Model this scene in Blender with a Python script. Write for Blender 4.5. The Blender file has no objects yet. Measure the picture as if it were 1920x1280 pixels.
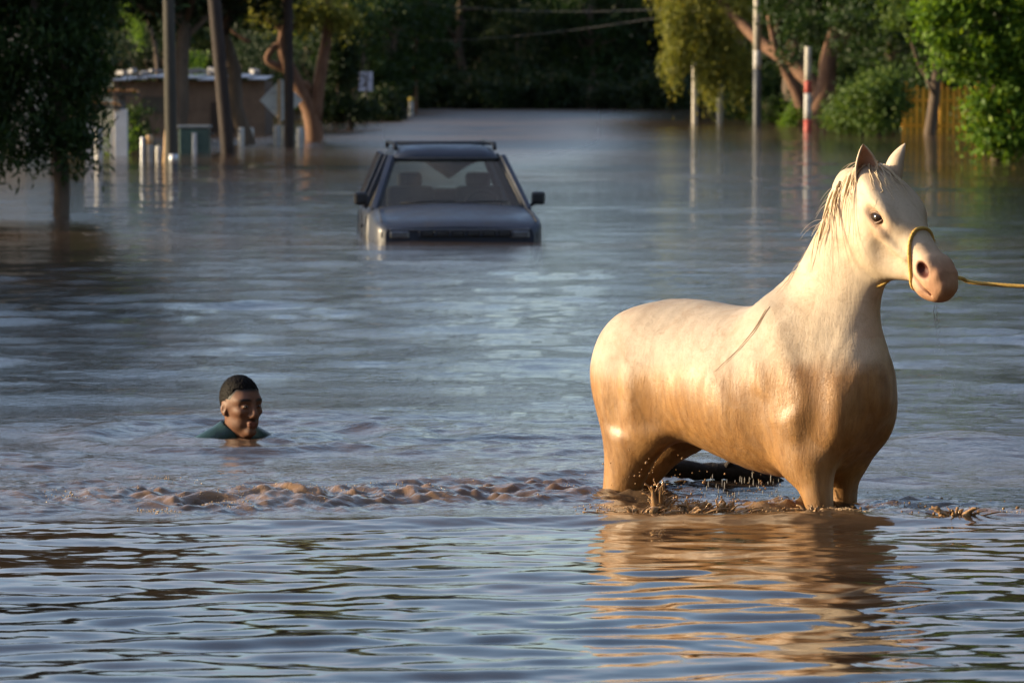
import bpy, bmesh, math, random
import numpy as np
from mathutils import Vector, Matrix

# ---------------------------------------------------------------- camera, sky, sun, exposure
sc = bpy.context.scene
R = math.radians
CAM_H = 1.61                       # eye height above the flood water (water level is z = 0)
FPX = 8000.0                       # focal length in photo pixels (150 mm on a 36 mm wide frame)
cam_d = bpy.data.cameras.new("camera")
cam = bpy.data.objects.new("camera", cam_d)
sc.collection.objects.link(cam)
cam_d.sensor_width = 36.0
cam_d.lens = 150.0
cam_d.clip_start = 0.5
cam_d.clip_end = 3000.0
cam.location = (0, 0, CAM_H)
PITCH = math.atan(490.0 / FPX)
cam.rotation_euler = (math.pi / 2 - PITCH, 0, 0)
cam_d.dof.use_dof = True
cam_d.dof.focus_distance = 16.1
cam_d.dof.aperture_fstop = 8.0
sc.camera = cam

SUN_AZ = R(-84.0)                 # direction TO the sun, clockwise from +Y : low, to the left and behind the camera
SUN_EL = R(12.5)
world = bpy.data.worlds.new("World")
sc.world = world
world.use_nodes = True
wn = world.node_tree
wn.nodes.clear()
sky = wn.nodes.new("ShaderNodeTexSky")
sky.sky_type = 'NISHITA'
sky.sun_disc = False
sky.sun_elevation = SUN_EL
sky.sun_rotation = SUN_AZ
sky.air_density = 1.0
sky.dust_density = 2.0
sky.ozone_density = 2.2
bg = wn.nodes.new("ShaderNodeBackground")
bg.inputs["Strength"].default_value = 0.15
wo = wn.nodes.new("ShaderNodeOutputWorld")
# thin broken cloud over the whole sky
w_tc = wn.nodes.new("ShaderNodeTexCoord")
w_map = wn.nodes.new("ShaderNodeMapping"); w_map.inputs["Scale"].default_value = (1.0, 1.0, 3.2)
wn.links.new(w_tc.outputs["Generated"], w_map.inputs["Vector"])
w_n = wn.nodes.new("ShaderNodeTexNoise"); w_n.inputs["Scale"].default_value = 2.6; w_n.inputs["Detail"].default_value = 6.0; w_n.inputs["Roughness"].default_value = 0.58
wn.links.new(w_map.outputs[0], w_n.inputs["Vector"])
w_r = wn.nodes.new("ShaderNodeMapRange"); w_r.interpolation_type = 'SMOOTHSTEP'
w_r.inputs[1].default_value = 0.44; w_r.inputs[2].default_value = 0.66; w_r.inputs[3].default_value = 0.05; w_r.inputs[4].default_value = 0.60
wn.links.new(w_n.outputs[0], w_r.inputs[0])
w_m = wn.nodes.new("ShaderNodeMix"); w_m.data_type = 'RGBA'
w_m.inputs[7].default_value = (2.7, 2.38, 2.75, 1.0)
wn.links.new(w_r.outputs[0], w_m.inputs[0]); wn.links.new(sky.outputs[0], w_m.inputs[6])
wn.links.new(w_m.outputs[2], bg.inputs[0])
wn.links.new(bg.outputs[0], wo.inputs[0])

TO_SUN = Vector((math.sin(SUN_AZ) * math.cos(SUN_EL), math.cos(SUN_AZ) * math.cos(SUN_EL), math.sin(SUN_EL)))
sun_d = bpy.data.lights.new("sun", 'SUN')
sun_d.energy = 3.6
sun_d.angle = R(0.5)
sun_d.color = (1.0, 0.79, 0.51)
sun = bpy.data.objects.new("sun", sun_d)
sun.rotation_euler = TO_SUN.to_track_quat('Z', 'Y').to_euler()
sun.location = (-40, -25, 30)
sc.collection.objects.link(sun)

sc.view_settings.view_transform = 'Standard'
sc.view_settings.look = 'None'
sc.view_settings.exposure = 1.3
sc.view_settings.gamma = 1.0
sc.cycles.use_denoising = True
sc.cycles.max_bounces = 8
sc.cycles.transparent_max_bounces = 12
sc.cycles.caustics_reflective = False
sc.cycles.caustics_refractive = False
sc.cycles.sample_clamp_indirect = 4.0

COL = sc.collection
rng = np.random.default_rng(7)
random.seed(7)

# ---------------------------------------------------------------- small helpers
def wpos(px, py=None, d=None):
    """Street position (x, y) of something whose foot meets the water at photo pixel (px, py), or at distance d."""
    if d is None:
        d = FPX * CAM_H / (py - 150.0)
    return ((px - 960.0) / FPX * d, d)

def zat(py, d):
    """Height above the water of photo row py at distance d."""
    return CAM_H - (py - 150.0) / FPX * d

def mesh_np(name, V, F, smooth=True):
    """Mesh from a vertex array and a face array (tris or quads)."""
    V = np.asarray(V, np.float32).reshape(-1, 3)
    F = np.asarray(F, np.int32)
    k = F.shape[1]
    me = bpy.data.meshes.new(name)
    me.vertices.add(len(V)); me.vertices.foreach_set("co", V.ravel())
    me.loops.add(F.size); me.loops.foreach_set("vertex_index", F.ravel())
    me.polygons.add(len(F)); me.polygons.foreach_set("loop_start", np.arange(0, F.size, k, dtype=np.int32))
    me.polygons.foreach_set("use_smooth", np.full(len(F), smooth, dtype=bool))
    me.update(calc_edges=True)
    return me

class MB:
    """Collects shapes, then makes ONE mesh object."""
    def __init__(s):
        s.v = []; s.f = []
    def add(s, V, F):
        o = len(s.v)
        s.v.extend([tuple(p) for p in V]); s.f.extend([tuple(i + o for i in f) for f in F])
        return s
    def box(s, c, size, rot=None):
        x, y, z = [a / 2 for a in size]
        V = [Vector((i * x, j * y, k * z)) for i in (-1, 1) for j in (-1, 1) for k in (-1, 1)]
        if rot is not None:
            V = [rot @ p for p in V]
        V = [p + Vector(c) for p in V]
        return s.add(V, [(0, 1, 3, 2), (4, 6, 7, 5), (0, 4, 5, 1), (2, 3, 7, 6), (0, 2, 6, 4), (1, 5, 7, 3)])
    def tube(s, pts, rad, n=8, cap=True):
        pts = [Vector(p) for p in pts]
        if not hasattr(rad, '__len__'):
            rad = [rad] * len(pts)
        V = []; F = []
        t0 = (pts[1] - pts[0]).normalized()
        u = t0.orthogonal().normalized()
        for i, p in enumerate(pts):
            t = (pts[min(i + 1, len(pts) - 1)] - pts[max(i - 1, 0)]).normalized()
            u = (u - t * u.dot(t)).normalized()
            w = t.cross(u)
            for k in range(n):
                a = 2 * math.pi * k / n
                V.append(p + (u * math.cos(a) + w * math.sin(a)) * rad[i])
        for i in range(len(pts) - 1):
            for k in range(n):
                F.append((i * n + k, i * n + (k + 1) % n, (i + 1) * n + (k + 1) % n, (i + 1) * n + k))
        if cap:
            F.append(tuple(reversed(range(n)))); F.append(tuple((len(pts) - 1) * n + k for k in range(n)))
        return s.add(V, F)
    def grid(s, P):
        """P[i][j] points -> quads"""
        n, m = len(P), len(P[0])
        V = [p for r in P for p in r]
        F = [(i * m + j, i * m + j + 1, (i + 1) * m + j + 1, (i + 1) * m + j) for i in range(n - 1) for j in range(m - 1)]
        return s.add(V, F)
    def build(s, name, mat, parent=None, smooth=False, bevel=0.0, solid=0.0):
        me = bpy.data.meshes.new(name)
        me.from_pydata([tuple(p) for p in s.v], [], s.f)
        me.validate()
        bm = bmesh.new(); bm.from_mesh(me)
        bmesh.ops.recalc_face_normals(bm, faces=bm.faces)
        if bevel > 0:
            es = [e for e in bm.edges if len(e.link_faces) == 2 and e.calc_face_angle(0) > 0.5]
            bmesh.ops.bevel(bm, geom=es, offset=bevel, segments=2, affect='EDGES', profile=0.5, clamp_overlap=True)
        if solid > 0:
            bmesh.ops.solidify(bm, geom=bm.faces[:], thickness=solid)
        bm.to_mesh(me); bm.free()
        me.polygons.foreach_set("use_smooth", np.full(len(me.polygons), smooth, dtype=bool))
        return link(name, me, mat, parent)

def link(name, me, mat=None, parent=None):
    o = bpy.data.objects.new(name, me)
    COL.objects.link(o)
    if mat is not None and me is not None and not me.materials:
        me.materials.append(mat)
    if parent is not None:
        o.parent = parent
    return o

def tag(o, label=None, cat=None, group=None, kind=None):
    if label: o["label"] = label
    if cat: o["category"] = cat
    if group: o["group"] = group
    if kind: o["kind"] = kind
    return o

def thing(name, loc, label, cat, group=None, rz=0.0):
    o = bpy.data.objects.new(name, None)
    COL.objects.link(o)
    o.empty_display_size = 0.2
    o.location = loc
    o.rotation_euler = (0, 0, rz)
    return tag(o, label, cat, group)

def copy_tree(root, loc, rz=0.0, scale=1.0, label=None, group=None):
    r = root.copy(); COL.objects.link(r)
    r.location = loc; r.rotation_euler = (0, 0, rz); r.scale = (scale, scale, scale) if not hasattr(scale, '__len__') else scale
    if label: r["label"] = label
    if group: r["group"] = group
    for ch in list(root.children):
        c = ch.copy(); COL.objects.link(c); c.parent = r
        for g in list(ch.children):
            d = g.copy(); COL.objects.link(d); d.parent = c
    return r

# ---------------------------------------------------------------- materials
def new_mat(name):
    m = bpy.data.materials.new(name); m.use_nodes = True
    nt = m.node_tree
    b = nt.nodes["Principled BSDF"]
    return m, nt, b

def N(nt, typ, **kw):
    n = nt.nodes.new(typ)
    for k, v in kw.items():
        setattr(n, k, v)
    return n

def noise(nt, vec, scale, detail=3.0, rough=0.55, dist=0.0):
    n = N(nt, "ShaderNodeTexNoise")
    n.inputs["Scale"].default_value = scale
    n.inputs["Detail"].default_value = detail
    n.inputs["Roughness"].default_value = rough
    n.inputs["Distortion"].default_value = dist
    if vec is not None:
        nt.links.new(vec, n.inputs["Vector"])
    return n

def ramp(nt, fac, stops):
    r = N(nt, "ShaderNodeValToRGB")
    el = r.color_ramp.elements
    while len(el) < len(stops):
        el.new(0.5)
    for e, (p, c) in zip(el, stops):
        e.position = p
        e.color = (c[0], c[1], c[2], 1) if hasattr(c, '__len__') else (c, c, c, 1)
    nt.links.new(fac, r.inputs[0])
    return r

def mapping(nt, vec, scale=(1, 1, 1)):
    m = N(nt, "ShaderNodeMapping")
    m.inputs["Scale"].default_value = scale
    nt.links.new(vec, m.inputs["Vector"])
    return m.outputs[0]

def mixc(nt, fac, a, b, mode='MIX'):
    m = N(nt, "ShaderNodeMix", data_type='RGBA', blend_type=mode)
    for s, v in ((m.inputs[0], fac), (m.inputs[6], a), (m.inputs[7], b)):
        if isinstance(v, bpy.types.NodeSocket):
            nt.links.new(v, s)
        elif hasattr(v, '__len__'):
            s.default_value = (v[0], v[1], v[2], 1)
        else:
            s.default_value = v
    return m.outputs[2]

def bump(nt, b, height, strength=0.3, dist=0.02):
    n = N(nt, "ShaderNodeBump")
    n.inputs["Strength"].default_value = strength
    n.inputs["Distance"].default_value = dist
    nt.links.new(height, n.inputs["Height"])
    nt.links.new(n.outputs[0], b.inputs["Normal"])
    return n

def weathered(name, c1, c2, scale=6.0, rough=0.7, bump_s=0.3, bd=0.01, stretch=(1, 1, 1), metal=0.0, lo=0.35, hi=0.65):
    """Two-tone worn surface."""
    m, nt, b = new_mat(name)
    tc = N(nt, "ShaderNodeTexCoord")
    v = mapping(nt, tc.outputs["Object"], stretch)
    n1 = noise(nt, v, scale, 5.0, 0.6)
    n2 = noise(nt, v, scale * 5, 3.0, 0.6)
    r = ramp(nt, n1.outputs[0], [(lo, c1), (hi, c2)])
    c = mixc(nt, 0.35, r.outputs[0], mixc(nt, n2.outputs[0], [a * 0.6 for a in c1], [min(1, a * 1.25) for a in c2]))
    nt.links.new(c, b.inputs["Base Color"])
    b.inputs["Roughness"].default_value = rough
    b.inputs["Metallic"].default_value = metal
    if bump_s > 0:
        bump(nt, b, n2.outputs[0], bump_s, bd)
    return m
# ---------------------------------------------------------------- implicit modelling (bodies as one continuous surface)
def catmull(S, m):
    """Resample a station table (rows = stations) with a Catmull-Rom spline."""
    S = np.asarray(S, float)
    n = len(S)
    t = np.linspace(0, n - 1, m)
    i = np.clip(t.astype(int), 0, n - 2)
    f = (t - i)[:, None]
    P = np.vstack([2 * S[0] - S[1], S, 2 * S[-1] - S[-2]])
    p0, p1, p2, p3 = P[i], P[i + 1], P[i + 2], P[i + 3]
    return 0.5 * (2 * p1 + (p2 - p0) * f + (2 * p0 - 5 * p1 + 4 * p2 - p3) * f ** 2 + (3 * p1 - p0 - 3 * p2 + p3) * f ** 3)

class Field:
    def __init__(s):
        s.prims = []
    def add(s, fn, lo, hi, k=0.04, op='u'):
        s.prims.append((fn, np.array(lo, float), np.array(hi, float), k, op))
    def gencyl(s, st, U=(0, 1, 0), k=0.04, m=None, op='u', e=2.0):
        """Body of varying elliptic section along a curve. Station: x y z  half-width  half-depth(front)  half-depth(back)."""
        st = np.asarray(st, float)
        if st.shape[1] == 5:
            st = np.hstack([st, st[:, 4:5]])
        Q = catmull(st, m or (len(st) - 1) * 4 + 1)
        Q[:, 3:] = np.maximum(Q[:, 3:], 0.002)
        U = np.array(U, float); U /= np.linalg.norm(U)
        Q = Q.astype(np.float32)
        def seg(i):
            def fs(X, Y, Z):
                A, B = Q[i, :3], Q[i + 1, :3]
                d = B - A; L2 = max(d @ d, 1e-12)
                T = d / math.sqrt(L2)
                u_ = U - T * (U @ T); u_ /= np.linalg.norm(u_)
                V_ = np.cross(u_, T)
                px, py, pz = X - A[0], Y - A[1], Z - A[2]
                tt = np.clip((px * d[0] + py * d[1] + pz * d[2]) / L2, 0, 1)
                qx, qy, qz = px - tt * d[0], py - tt * d[1], pz - tt * d[2]
                a = qx * u_[0] + qy * u_[1] + qz * u_[2]
                b = qx * V_[0] + qy * V_[1] + qz * V_[2]
                w = qx * T[0] + qy * T[1] + qz * T[2]
                ru = Q[i, 3] + tt * (Q[i + 1, 3] - Q[i, 3])
                rf = Q[i, 4] + tt * (Q[i + 1, 4] - Q[i, 4])
                rb = Q[i, 5] + tt * (Q[i + 1, 5] - Q[i, 5])
                rv = np.where(b > 0, rf, rb)
                rm = np.minimum(ru, np.minimum(rf, rb))
                if e == 2.0:
                    g = np.sqrt((a / ru) ** 2 + (b / rv) ** 2 + (w / rm) ** 2)
                else:
                    g = (np.abs(a / ru) ** e + np.abs(b / rv) ** e + np.abs(w / rm) ** e) ** (1 / e)
                return (g - 1) * rm
            mr = Q[i:i + 2, 3:].max()
            return fs, np.minimum(Q[i, :3], Q[i + 1, :3]) - mr, np.maximum(Q[i, :3], Q[i + 1, :3]) + mr
        segs = [seg(i) for i in range(len(Q) - 1)]
        def fn(X, Y, Z):
            if X.ndim == 3:                                   # grid: each piece only where it matters
                G = np.full((X.shape[0], Y.shape[1], Z.shape[2]), 1.0, np.float32)
                for fs, lo, hi in segs:
                    pd = .07 + k * .6
                    i0, i1 = np.searchsorted(X[:, 0, 0], (lo[0] - pd, hi[0] + pd)); j0, j1 = np.searchsorted(Y[0, :, 0], (lo[1] - pd, hi[1] + pd)); k0, k1 = np.searchsorted(Z[0, 0, :], (lo[2] - pd, hi[2] + pd))
                    if i1 > i0 and j1 > j0 and k1 > k0:
                        S = G[i0:i1, j0:j1, k0:k1]
                        np.minimum(S, fs(X[i0:i1], Y[:, j0:j1], Z[:, :, k0:k1]), out=S)
                return G
            best = None
            for fs, lo, hi in segs:
                g = fs(X, Y, Z)
                best = g if best is None else np.minimum(best, g)
            return best
        s.add(fn, np.min([q[1] for q in segs], 0), np.max([q[2] for q in segs], 0), k, op)
    def ell(s, c, r, k=0.04, op='u', rot=None):
        c = np.array(c, float); r = np.array(r, float)
        M = np.eye(3) if rot is None else np.array(rot, float)      # columns = axes
        def fn(X, Y, Z):
            p = [X - c[0], Y - c[1], Z - c[2]]
            q = [sum(p[i] * M[i, j] for i in range(3)) / r[j] for j in range(3)]
            g = np.sqrt(q[0] ** 2 + q[1] ** 2 + q[2] ** 2)
            return (g - 1) * r.min()
        s.add(fn, c - r.max(), c + r.max(), k, op)
    def both(s, f, *a, **kw):
        """the same primitive on both flanks: f(side)"""
        for sd in (-1, 1):
            f(sd)
    def grid(s, xs, ys, zs, pad=0.10):
        F = np.full((len(xs), len(ys), len(zs)), 1.0, np.float32)
        for fn, lo, hi, k, op in s.prims:
            pd = pad + k
            i0, i1 = np.searchsorted(xs, lo[0] - pd), np.searchsorted(xs, hi[0] + pd)
            j0, j1 = np.searchsorted(ys, lo[1] - pd), np.searchsorted(ys, hi[1] + pd)
            k0, k1 = np.searchsorted(zs, lo[2] - pd), np.searchsorted(zs, hi[2] + pd)
            if i1 <= i0 or j1 <= j0 or k1 <= k0:
                continue
            X = xs[i0:i1, None, None].astype(np.float32); Y = ys[None, j0:j1, None].astype(np.float32); Z = zs[None, None, k0:k1].astype(np.float32)
            g = fn(X, Y, Z).astype(np.float32)
            S = F[i0:i1, j0:j1, k0:k1]
            if op == 'u':
                h = np.maximum(k - np.abs(S - g), 0) / k
                S[...] = np.minimum(S, g) - h * h * k * 0.25
            elif op == 's':
                g = -g
                h = np.maximum(k - np.abs(S - g), 0) / k
                S[...] = np.maximum(S, g) + h * h * k * 0.25
            elif op == 'i':
                S[...] = np.maximum(S, g)
        s.cache = (F, (xs, ys, zs))
        return F
    def at(s, P):
        """field value at points (n,3)"""
        P = np.asarray(P, float)
        if getattr(s, 'cache', None) is not None:          # trilinear look-up in the sampled field
            F, g = s.cache
            ii = []; ff = []
            for a in range(3):
                i = np.clip(np.searchsorted(g[a], P[:, a]) - 1, 0, len(g[a]) - 2)
                ii.append(i); ff.append(np.clip((P[:, a] - g[a][i]) / (g[a][i + 1] - g[a][i]), 0, 1))
            out = 0
            for i in (0, 1):
                for j in (0, 1):
                    for k in (0, 1):
                        out = out + F[ii[0] + i, ii[1] + j, ii[2] + k] * (ff[0] if i else 1 - ff[0]) * (ff[1] if j else 1 - ff[1]) * (ff[2] if k else 1 - ff[2])
            return out
        X, Y, Z = P[:, 0], P[:, 1], P[:, 2]
        F = np.full(len(P), 1.0)
        for fn, lo, hi, k, op in s.prims:
            g = fn(X, Y, Z)
            if op == 'u':
                h = np.maximum(k - np.abs(F - g), 0) / k
                F = np.minimum(F, g) - h * h * k * 0.25
            elif op == 's':
                g = -g
                h = np.maximum(k - np.abs(F - g), 0) / k
                F = np.maximum(F, g) + h * h * k * 0.25
        return F
    def cast(s, o, d, far=0.6, n=240):
        """outward ray from inside: the last surface crossing"""
        o = np.array(o, float); d = np.array(d, float); d /= np.linalg.norm(d)
        t = np.linspace(0, far, n)
        f = s.at(o + t[:, None] * d)
        idx = np.where((f[:-1] < 0) & (f[1:] >= 0))[0]
        if len(idx) == 0:
            return o
        i = idx[0]
        tt = t[i] + (t[i + 1] - t[i]) * (-f[i]) / (f[i + 1] - f[i])
        return o + tt * d

def surface_nets(F, xs, ys, zs):
    ins = F < 0
    c = np.zeros(tuple(n - 1 for n in F.shape), np.int8)
    offs = [(i, j, k) for i in (0, 1) for j in (0, 1) for k in (0, 1)]
    nx, ny, nz = F.shape
    for (i, j, k) in offs:
        c += ins[i:nx - 1 + i, j:ny - 1 + j, k:nz - 1 + k]
    act = (c > 0) & (c < 8)
    I = np.argwhere(act)
    idx = np.full(act.shape, -1, np.int64)
    idx[act] = np.arange(len(I))
    g = [xs, ys, zs]
    acc = np.zeros((len(I), 3)); cnt = np.zeros(len(I))
    def corner(o):
        return F[I[:, 0] + o[0], I[:, 1] + o[1], I[:, 2] + o[2]].astype(float), np.stack([g[a][I[:, a] + o[a]] for a in range(3)], 1)
    cs = {o: corner(o) for o in offs}
    for o in offs:
        for a in range(3):
            if o[a] == 0:
                p = list(o); p[a] = 1; p = tuple(p)
                f0, x0 = cs[o]; f1, x1 = cs[p]
                m = (f0 < 0) != (f1 < 0)
                t = np.where(m, f0 / np.where(m, f0 - f1, 1), 0)[:, None]
                acc += np.where(m[:, None], x0 + t * (x1 - x0), 0); cnt += m
    V = acc / cnt[:, None]
    Q = []
    for a in range(3):
        b, d = [(1, 2), (2, 0), (0, 1)][a]
        sl0 = [slice(None)] * 3; sl1 = [slice(None)] * 3
        sl0[a] = slice(0, -1); sl1[a] = slice(1, None)
        e0, e1 = ins[tuple(sl0)], ins[tuple(sl1)]
        for flip, m in ((False, e0 & ~e1), (True, ~e0 & e1)):
            E = np.argwhere(m)
            ok = (E[:, b] > 0) & (E[:, d] > 0) & (E[:, b] < F.shape[b] - 1) & (E[:, d] < F.shape[d] - 1)
            E = E[ok]
            def cell(db, dd):
                K = E.copy(); K[:, b] += db; K[:, d] += dd
                return idx[K[:, 0], K[:, 1], K[:, 2]]
            q = np.stack([cell(-1, -1), cell(0, -1), cell(0, 0), cell(-1, 0)], 1)
            Q.append(q[:, ::-1] if flip else q)
    Q = np.vstack(Q)
    Q = Q[(Q >= 0).all(1)]
    return V, Q

def axis_steps(segs):
    """rectilinear grid line positions: [(from, to, step), ...]"""
    out = []
    for a, b, s in segs:
        n = max(1, int(round((b - a) / s)))
        out.append(np.linspace(a, b, n, endpoint=False))
    return np.append(np.concatenate(out), segs[-1][1])

def relax(V, Q, it=2, lam=0.5):
    for _ in range(it):
        acc = np.zeros_like(V); n = np.zeros(len(V))
        for a, b in ((0, 1), (1, 2), (2, 3), (3, 0)):
            np.add.at(acc, Q[:, a], V[Q[:, b]]); np.add.at(n, Q[:, a], 1)
            np.add.at(acc, Q[:, b], V[Q[:, a]]); np.add.at(n, Q[:, b], 1)
        V = V + lam * (acc / n[:, None] - V)
    return V

def set_attr(me, name, C):
    a = me.attributes.new(name, 'FLOAT_COLOR', 'POINT')
    C4 = np.ones((len(C), 4), np.float32); C4[:, :3] = C
    a.data.foreach_set("color", C4.ravel())
# ---------------------------------------------------------------- ground under the flood
def ground_h(x, y):
    ax = abs(x)
    t = min(max((ax - 14.0 - y * .03) / 14.0, 0), 1)
    return -.60 + .75 * t * t * (3 - 2 * t)
gx = np.r_[np.linspace(-1500, -60, 8), np.linspace(-50, 50, 51), np.linspace(60, 1500, 8)]
gy = np.r_[np.linspace(-1200, -60, 7), np.linspace(-50, 300, 71), np.linspace(340, 1800, 9)]
GV = [(x, y, ground_h(x, y)) for x in gx for y in gy]
GF = [(i * len(gy) + j, (i + 1) * len(gy) + j, (i + 1) * len(gy) + j + 1, i * len(gy) + j + 1) for i in range(len(gx) - 1) for j in range(len(gy) - 1)]
M_ground = weathered("muddy_earth", (.11, .075, .045), (.19, .135, .08), .8, .95, .5, .05)
tag(link("ground", mesh_np("ground", GV, GF), M_ground), kind="structure")

# ---------------------------------------------------------------- flood water: one sheet with real waves
wr = np.random.default_rng(11)
def wave_band(n, l0, l1, spread, main=90.0):
    lam = np.exp(wr.uniform(math.log(l0), math.log(l1), n))
    ang = np.radians(main + wr.normal(0, spread, n))
    k = 2 * math.pi / lam
    return k * np.cos(ang), k * np.sin(ang), wr.uniform(0, 2 * math.pi, n), lam
def ev(band, X, Y, slope):
    kx, ky, ph, lam = band
    a = slope * math.sqrt(2.0 / len(lam)) * lam / (2 * math.pi)
    out = np.zeros_like(X)
    for i in range(len(lam)):
        out += a[i] * np.sin(kx[i] * X + ky[i] * Y + ph[i])
    return out
B_calm = wave_band(40, .12, .42, 22)
B_fine = wave_band(30, .055, .13, 40)
B_calm2 = wave_band(14, .5, 1.6, 30)
B_chop = wave_band(44, .085, .32, 42)
B_mid = wave_band(26, .40, 1.3, 38)
B_swell = wave_band(14, 1.4, 4.0, 30)
B_turb = wave_band(60, .05, .19, 55)
B_turb3 = wave_band(40, .035, .09, 90)
B_turb2 = wave_band(30, .18, .60, 38)
B_far = wave_band(30, 1.2, 5.0, 35)
B_patch = wave_band(12, 1.6, 7.0, 60)
B_patch2 = wave_band(12, 5.0, 22.0, 60)
B_chop2 = wave_band(40, .19, .55, 36)
def sst(a, b, x):
    t = np.clip((x - a) / (b - a), 0, 1)
    return t * t * (3 - 2 * t)
def turb_mask(X, Y):
    """where the horse has churned the water: a broad, broken wake runs back to the left"""
    m = np.exp(-(((X - .85) / .80) ** 2 + ((Y - 16.15) / .50) ** 2)) * .9
    m = np.maximum(m, np.exp(-(((X - 1.75) / .60) ** 2 + ((Y - 15.72) / .14) ** 2)) * .45)
    yc = 16.55 + .16 * np.sin(X * 1.7 + .6)
    m = np.maximum(m, np.exp(-((Y - yc) / (.62 + .12 * np.abs(X))) ** 2) * sst(1.3, .3, X) * sst(-2.8, -.8, X) * .80)
    m = np.maximum(m, np.exp(-((Y - 17.2 - .25 * np.sin(X * 2.2)) / .60) ** 2) * sst(-.2, -1.0, X) * .50)
    return m
def water_z(X, Y):
    P = ev(B_patch, X, Y, .18) ; P = np.clip(.5 + P * 2.2, .05, 1.0)
    P2 = np.clip(.55 + ev(B_patch2, X, Y, .12) * 1.2, .1, 1.0)
    edge = 15.36 + .08 * np.sin(X * 1.3 + .5) + .06 * np.sin(X * 2.9 + 2) + .035 * np.sin(X * 6.7 + 1)
    behind = sst(-.05, .25, Y - edge)
    near = 1 - behind
    far = sst(30, 52, Y)
    calm = ev(B_calm, X, Y, .064) * (.4 + .95 * P) + ev(B_fine, X, Y, .030) * np.clip(1.3 - P * 1.2, .1, 1) + ev(B_calm2, X, Y, .020)
    chop = ev(B_chop, X, Y, .072) * (.35 + .9 * P) * (1 - sst(18, 27, Y)) + ev(B_chop2, X, Y, .045) * (.25 + 1.0 * P) * sst(17, 21, Y) + ev(B_mid, X, Y, .052) * (.25 + 1.0 * P2) + ev(B_swell, X, Y, .022)
    gust = np.exp(-((X / np.maximum(Y, 1) + .005) / .035) ** 2) * sst(50, 110, Y)
    farw = ev(B_far, X, Y, .024) * P2 * (1 + 1.2 * gust) + ev(B_mid, X, Y, .030) * P2 * (1 - sst(40, 70, Y))
    fine = 1 - sst(18, 27, Y)
    z = calm * near * sst(7, 10, Y) + behind * ((1 - far) * chop + far * farw) + calm * .25 * behind * fine
    t = turb_mask(X, Y)
    wx = X + .05 * np.sin(Y * 7.3 + X * 3.1) ; wy = Y + .035 * np.sin(X * 9.1 + 1.3) + .02 * np.sin(X * 23 + Y * 5)
    rag = np.clip(.55 + ev(B_patch, X * 3.1 + 5, Y * 3.1, .5) * 2.0, .1, 1.25)         # broken patches
    tb, tb2, tb3 = ev(B_turb, wx, wy, .26), ev(B_turb2, wx, wy, .16), ev(B_turb3, wx, wy, .22)
    lump = (tb * 1.05 + np.abs(tb) * .45 + tb3 * 1.1 + tb2 * 1.3) * (.5 + .8 * rag) + .012 * rag
    z = z * (1 - .3 * t) + t * lump
    # smooth swell where the current slides off the churned zone
    z = z + .016 * np.exp(-((Y - edge - .12) / .14) ** 2) * sst(2.6, 1.0, np.abs(X - .3)) * (1 - t * .5)
    # standing wave to the right of the horse
    z = z + .055 * np.exp(-(((X - 2.05) / .45) ** 2 + ((Y - 18.4 - .2 * X) / .42) ** 2))
    # ring round the swimmer
    r = np.sqrt((X + 1.24) ** 2 + (Y - 19.35) ** 2)
    z = z + .014 * np.cos((r - .3) * 14) * np.exp(-((r - .5) / .55) ** 2) * (r > .15)
    return z
yr = np.r_[np.array([-900, -300, -120, -60, -30, -12, 0, 4, 6.5, 8.2, 9.2]), np.arange(9.8, 15.2, .024), np.arange(15.2, 18.2, .015), np.arange(18.2, 20.5, .024), 20.5 * np.cumprod(np.full(330, 1.0031))]
while yr[-1] < 300:
    yr = np.append(yr, yr[-1] * 1.0085)
yr = np.r_[yr, 350, 450, 700, 1400]
uc = np.linspace(-.152, .152, 390)
ue = .152 * np.cumprod(np.full(14, 1.16)); ue = np.r_[ue, 2, 4, 12, 40]
us = np.r_[-ue[::-1], uc, ue]
wv = np.maximum(yr, 10.5)
WX = us[None, :] * wv[:, None]; WY = np.repeat(yr[:, None], len(us), 1)
fade = sst(.30, .16, np.abs(us))[None, :] * sst(6, 9.8, yr)[:, None] * (1 - sst(150, 300, yr))[:, None]
WZ = np.zeros_like(WX)
act = fade > 0
WZ[act] = water_z(WX[act], WY[act]) * fade[act]
ii = np.arange(WX.size).reshape(WX.shape)
WF = np.stack([ii[:-1, :-1], ii[:-1, 1:], ii[1:, 1:], ii[1:, :-1]], -1).reshape(-1, 4)
wme = mesh_np("flood_water", np.stack([WX, WY, WZ], -1).reshape(-1, 3), WF)
tm = turb_mask(WX, WY).ravel()
hz = WZ.ravel()
foam = np.clip(tm * .62 + np.clip((hz - .010) * 25, -.35, .5) * tm, 0, 1)
set_attr(wme, "churn", np.stack([foam, np.clip(hz * 12, 0, 1), (np.exp(-((WX / np.maximum(WY, 1) + .005) / .034) ** 2) * sst(55, 120, WY)).ravel()], 1))

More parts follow.
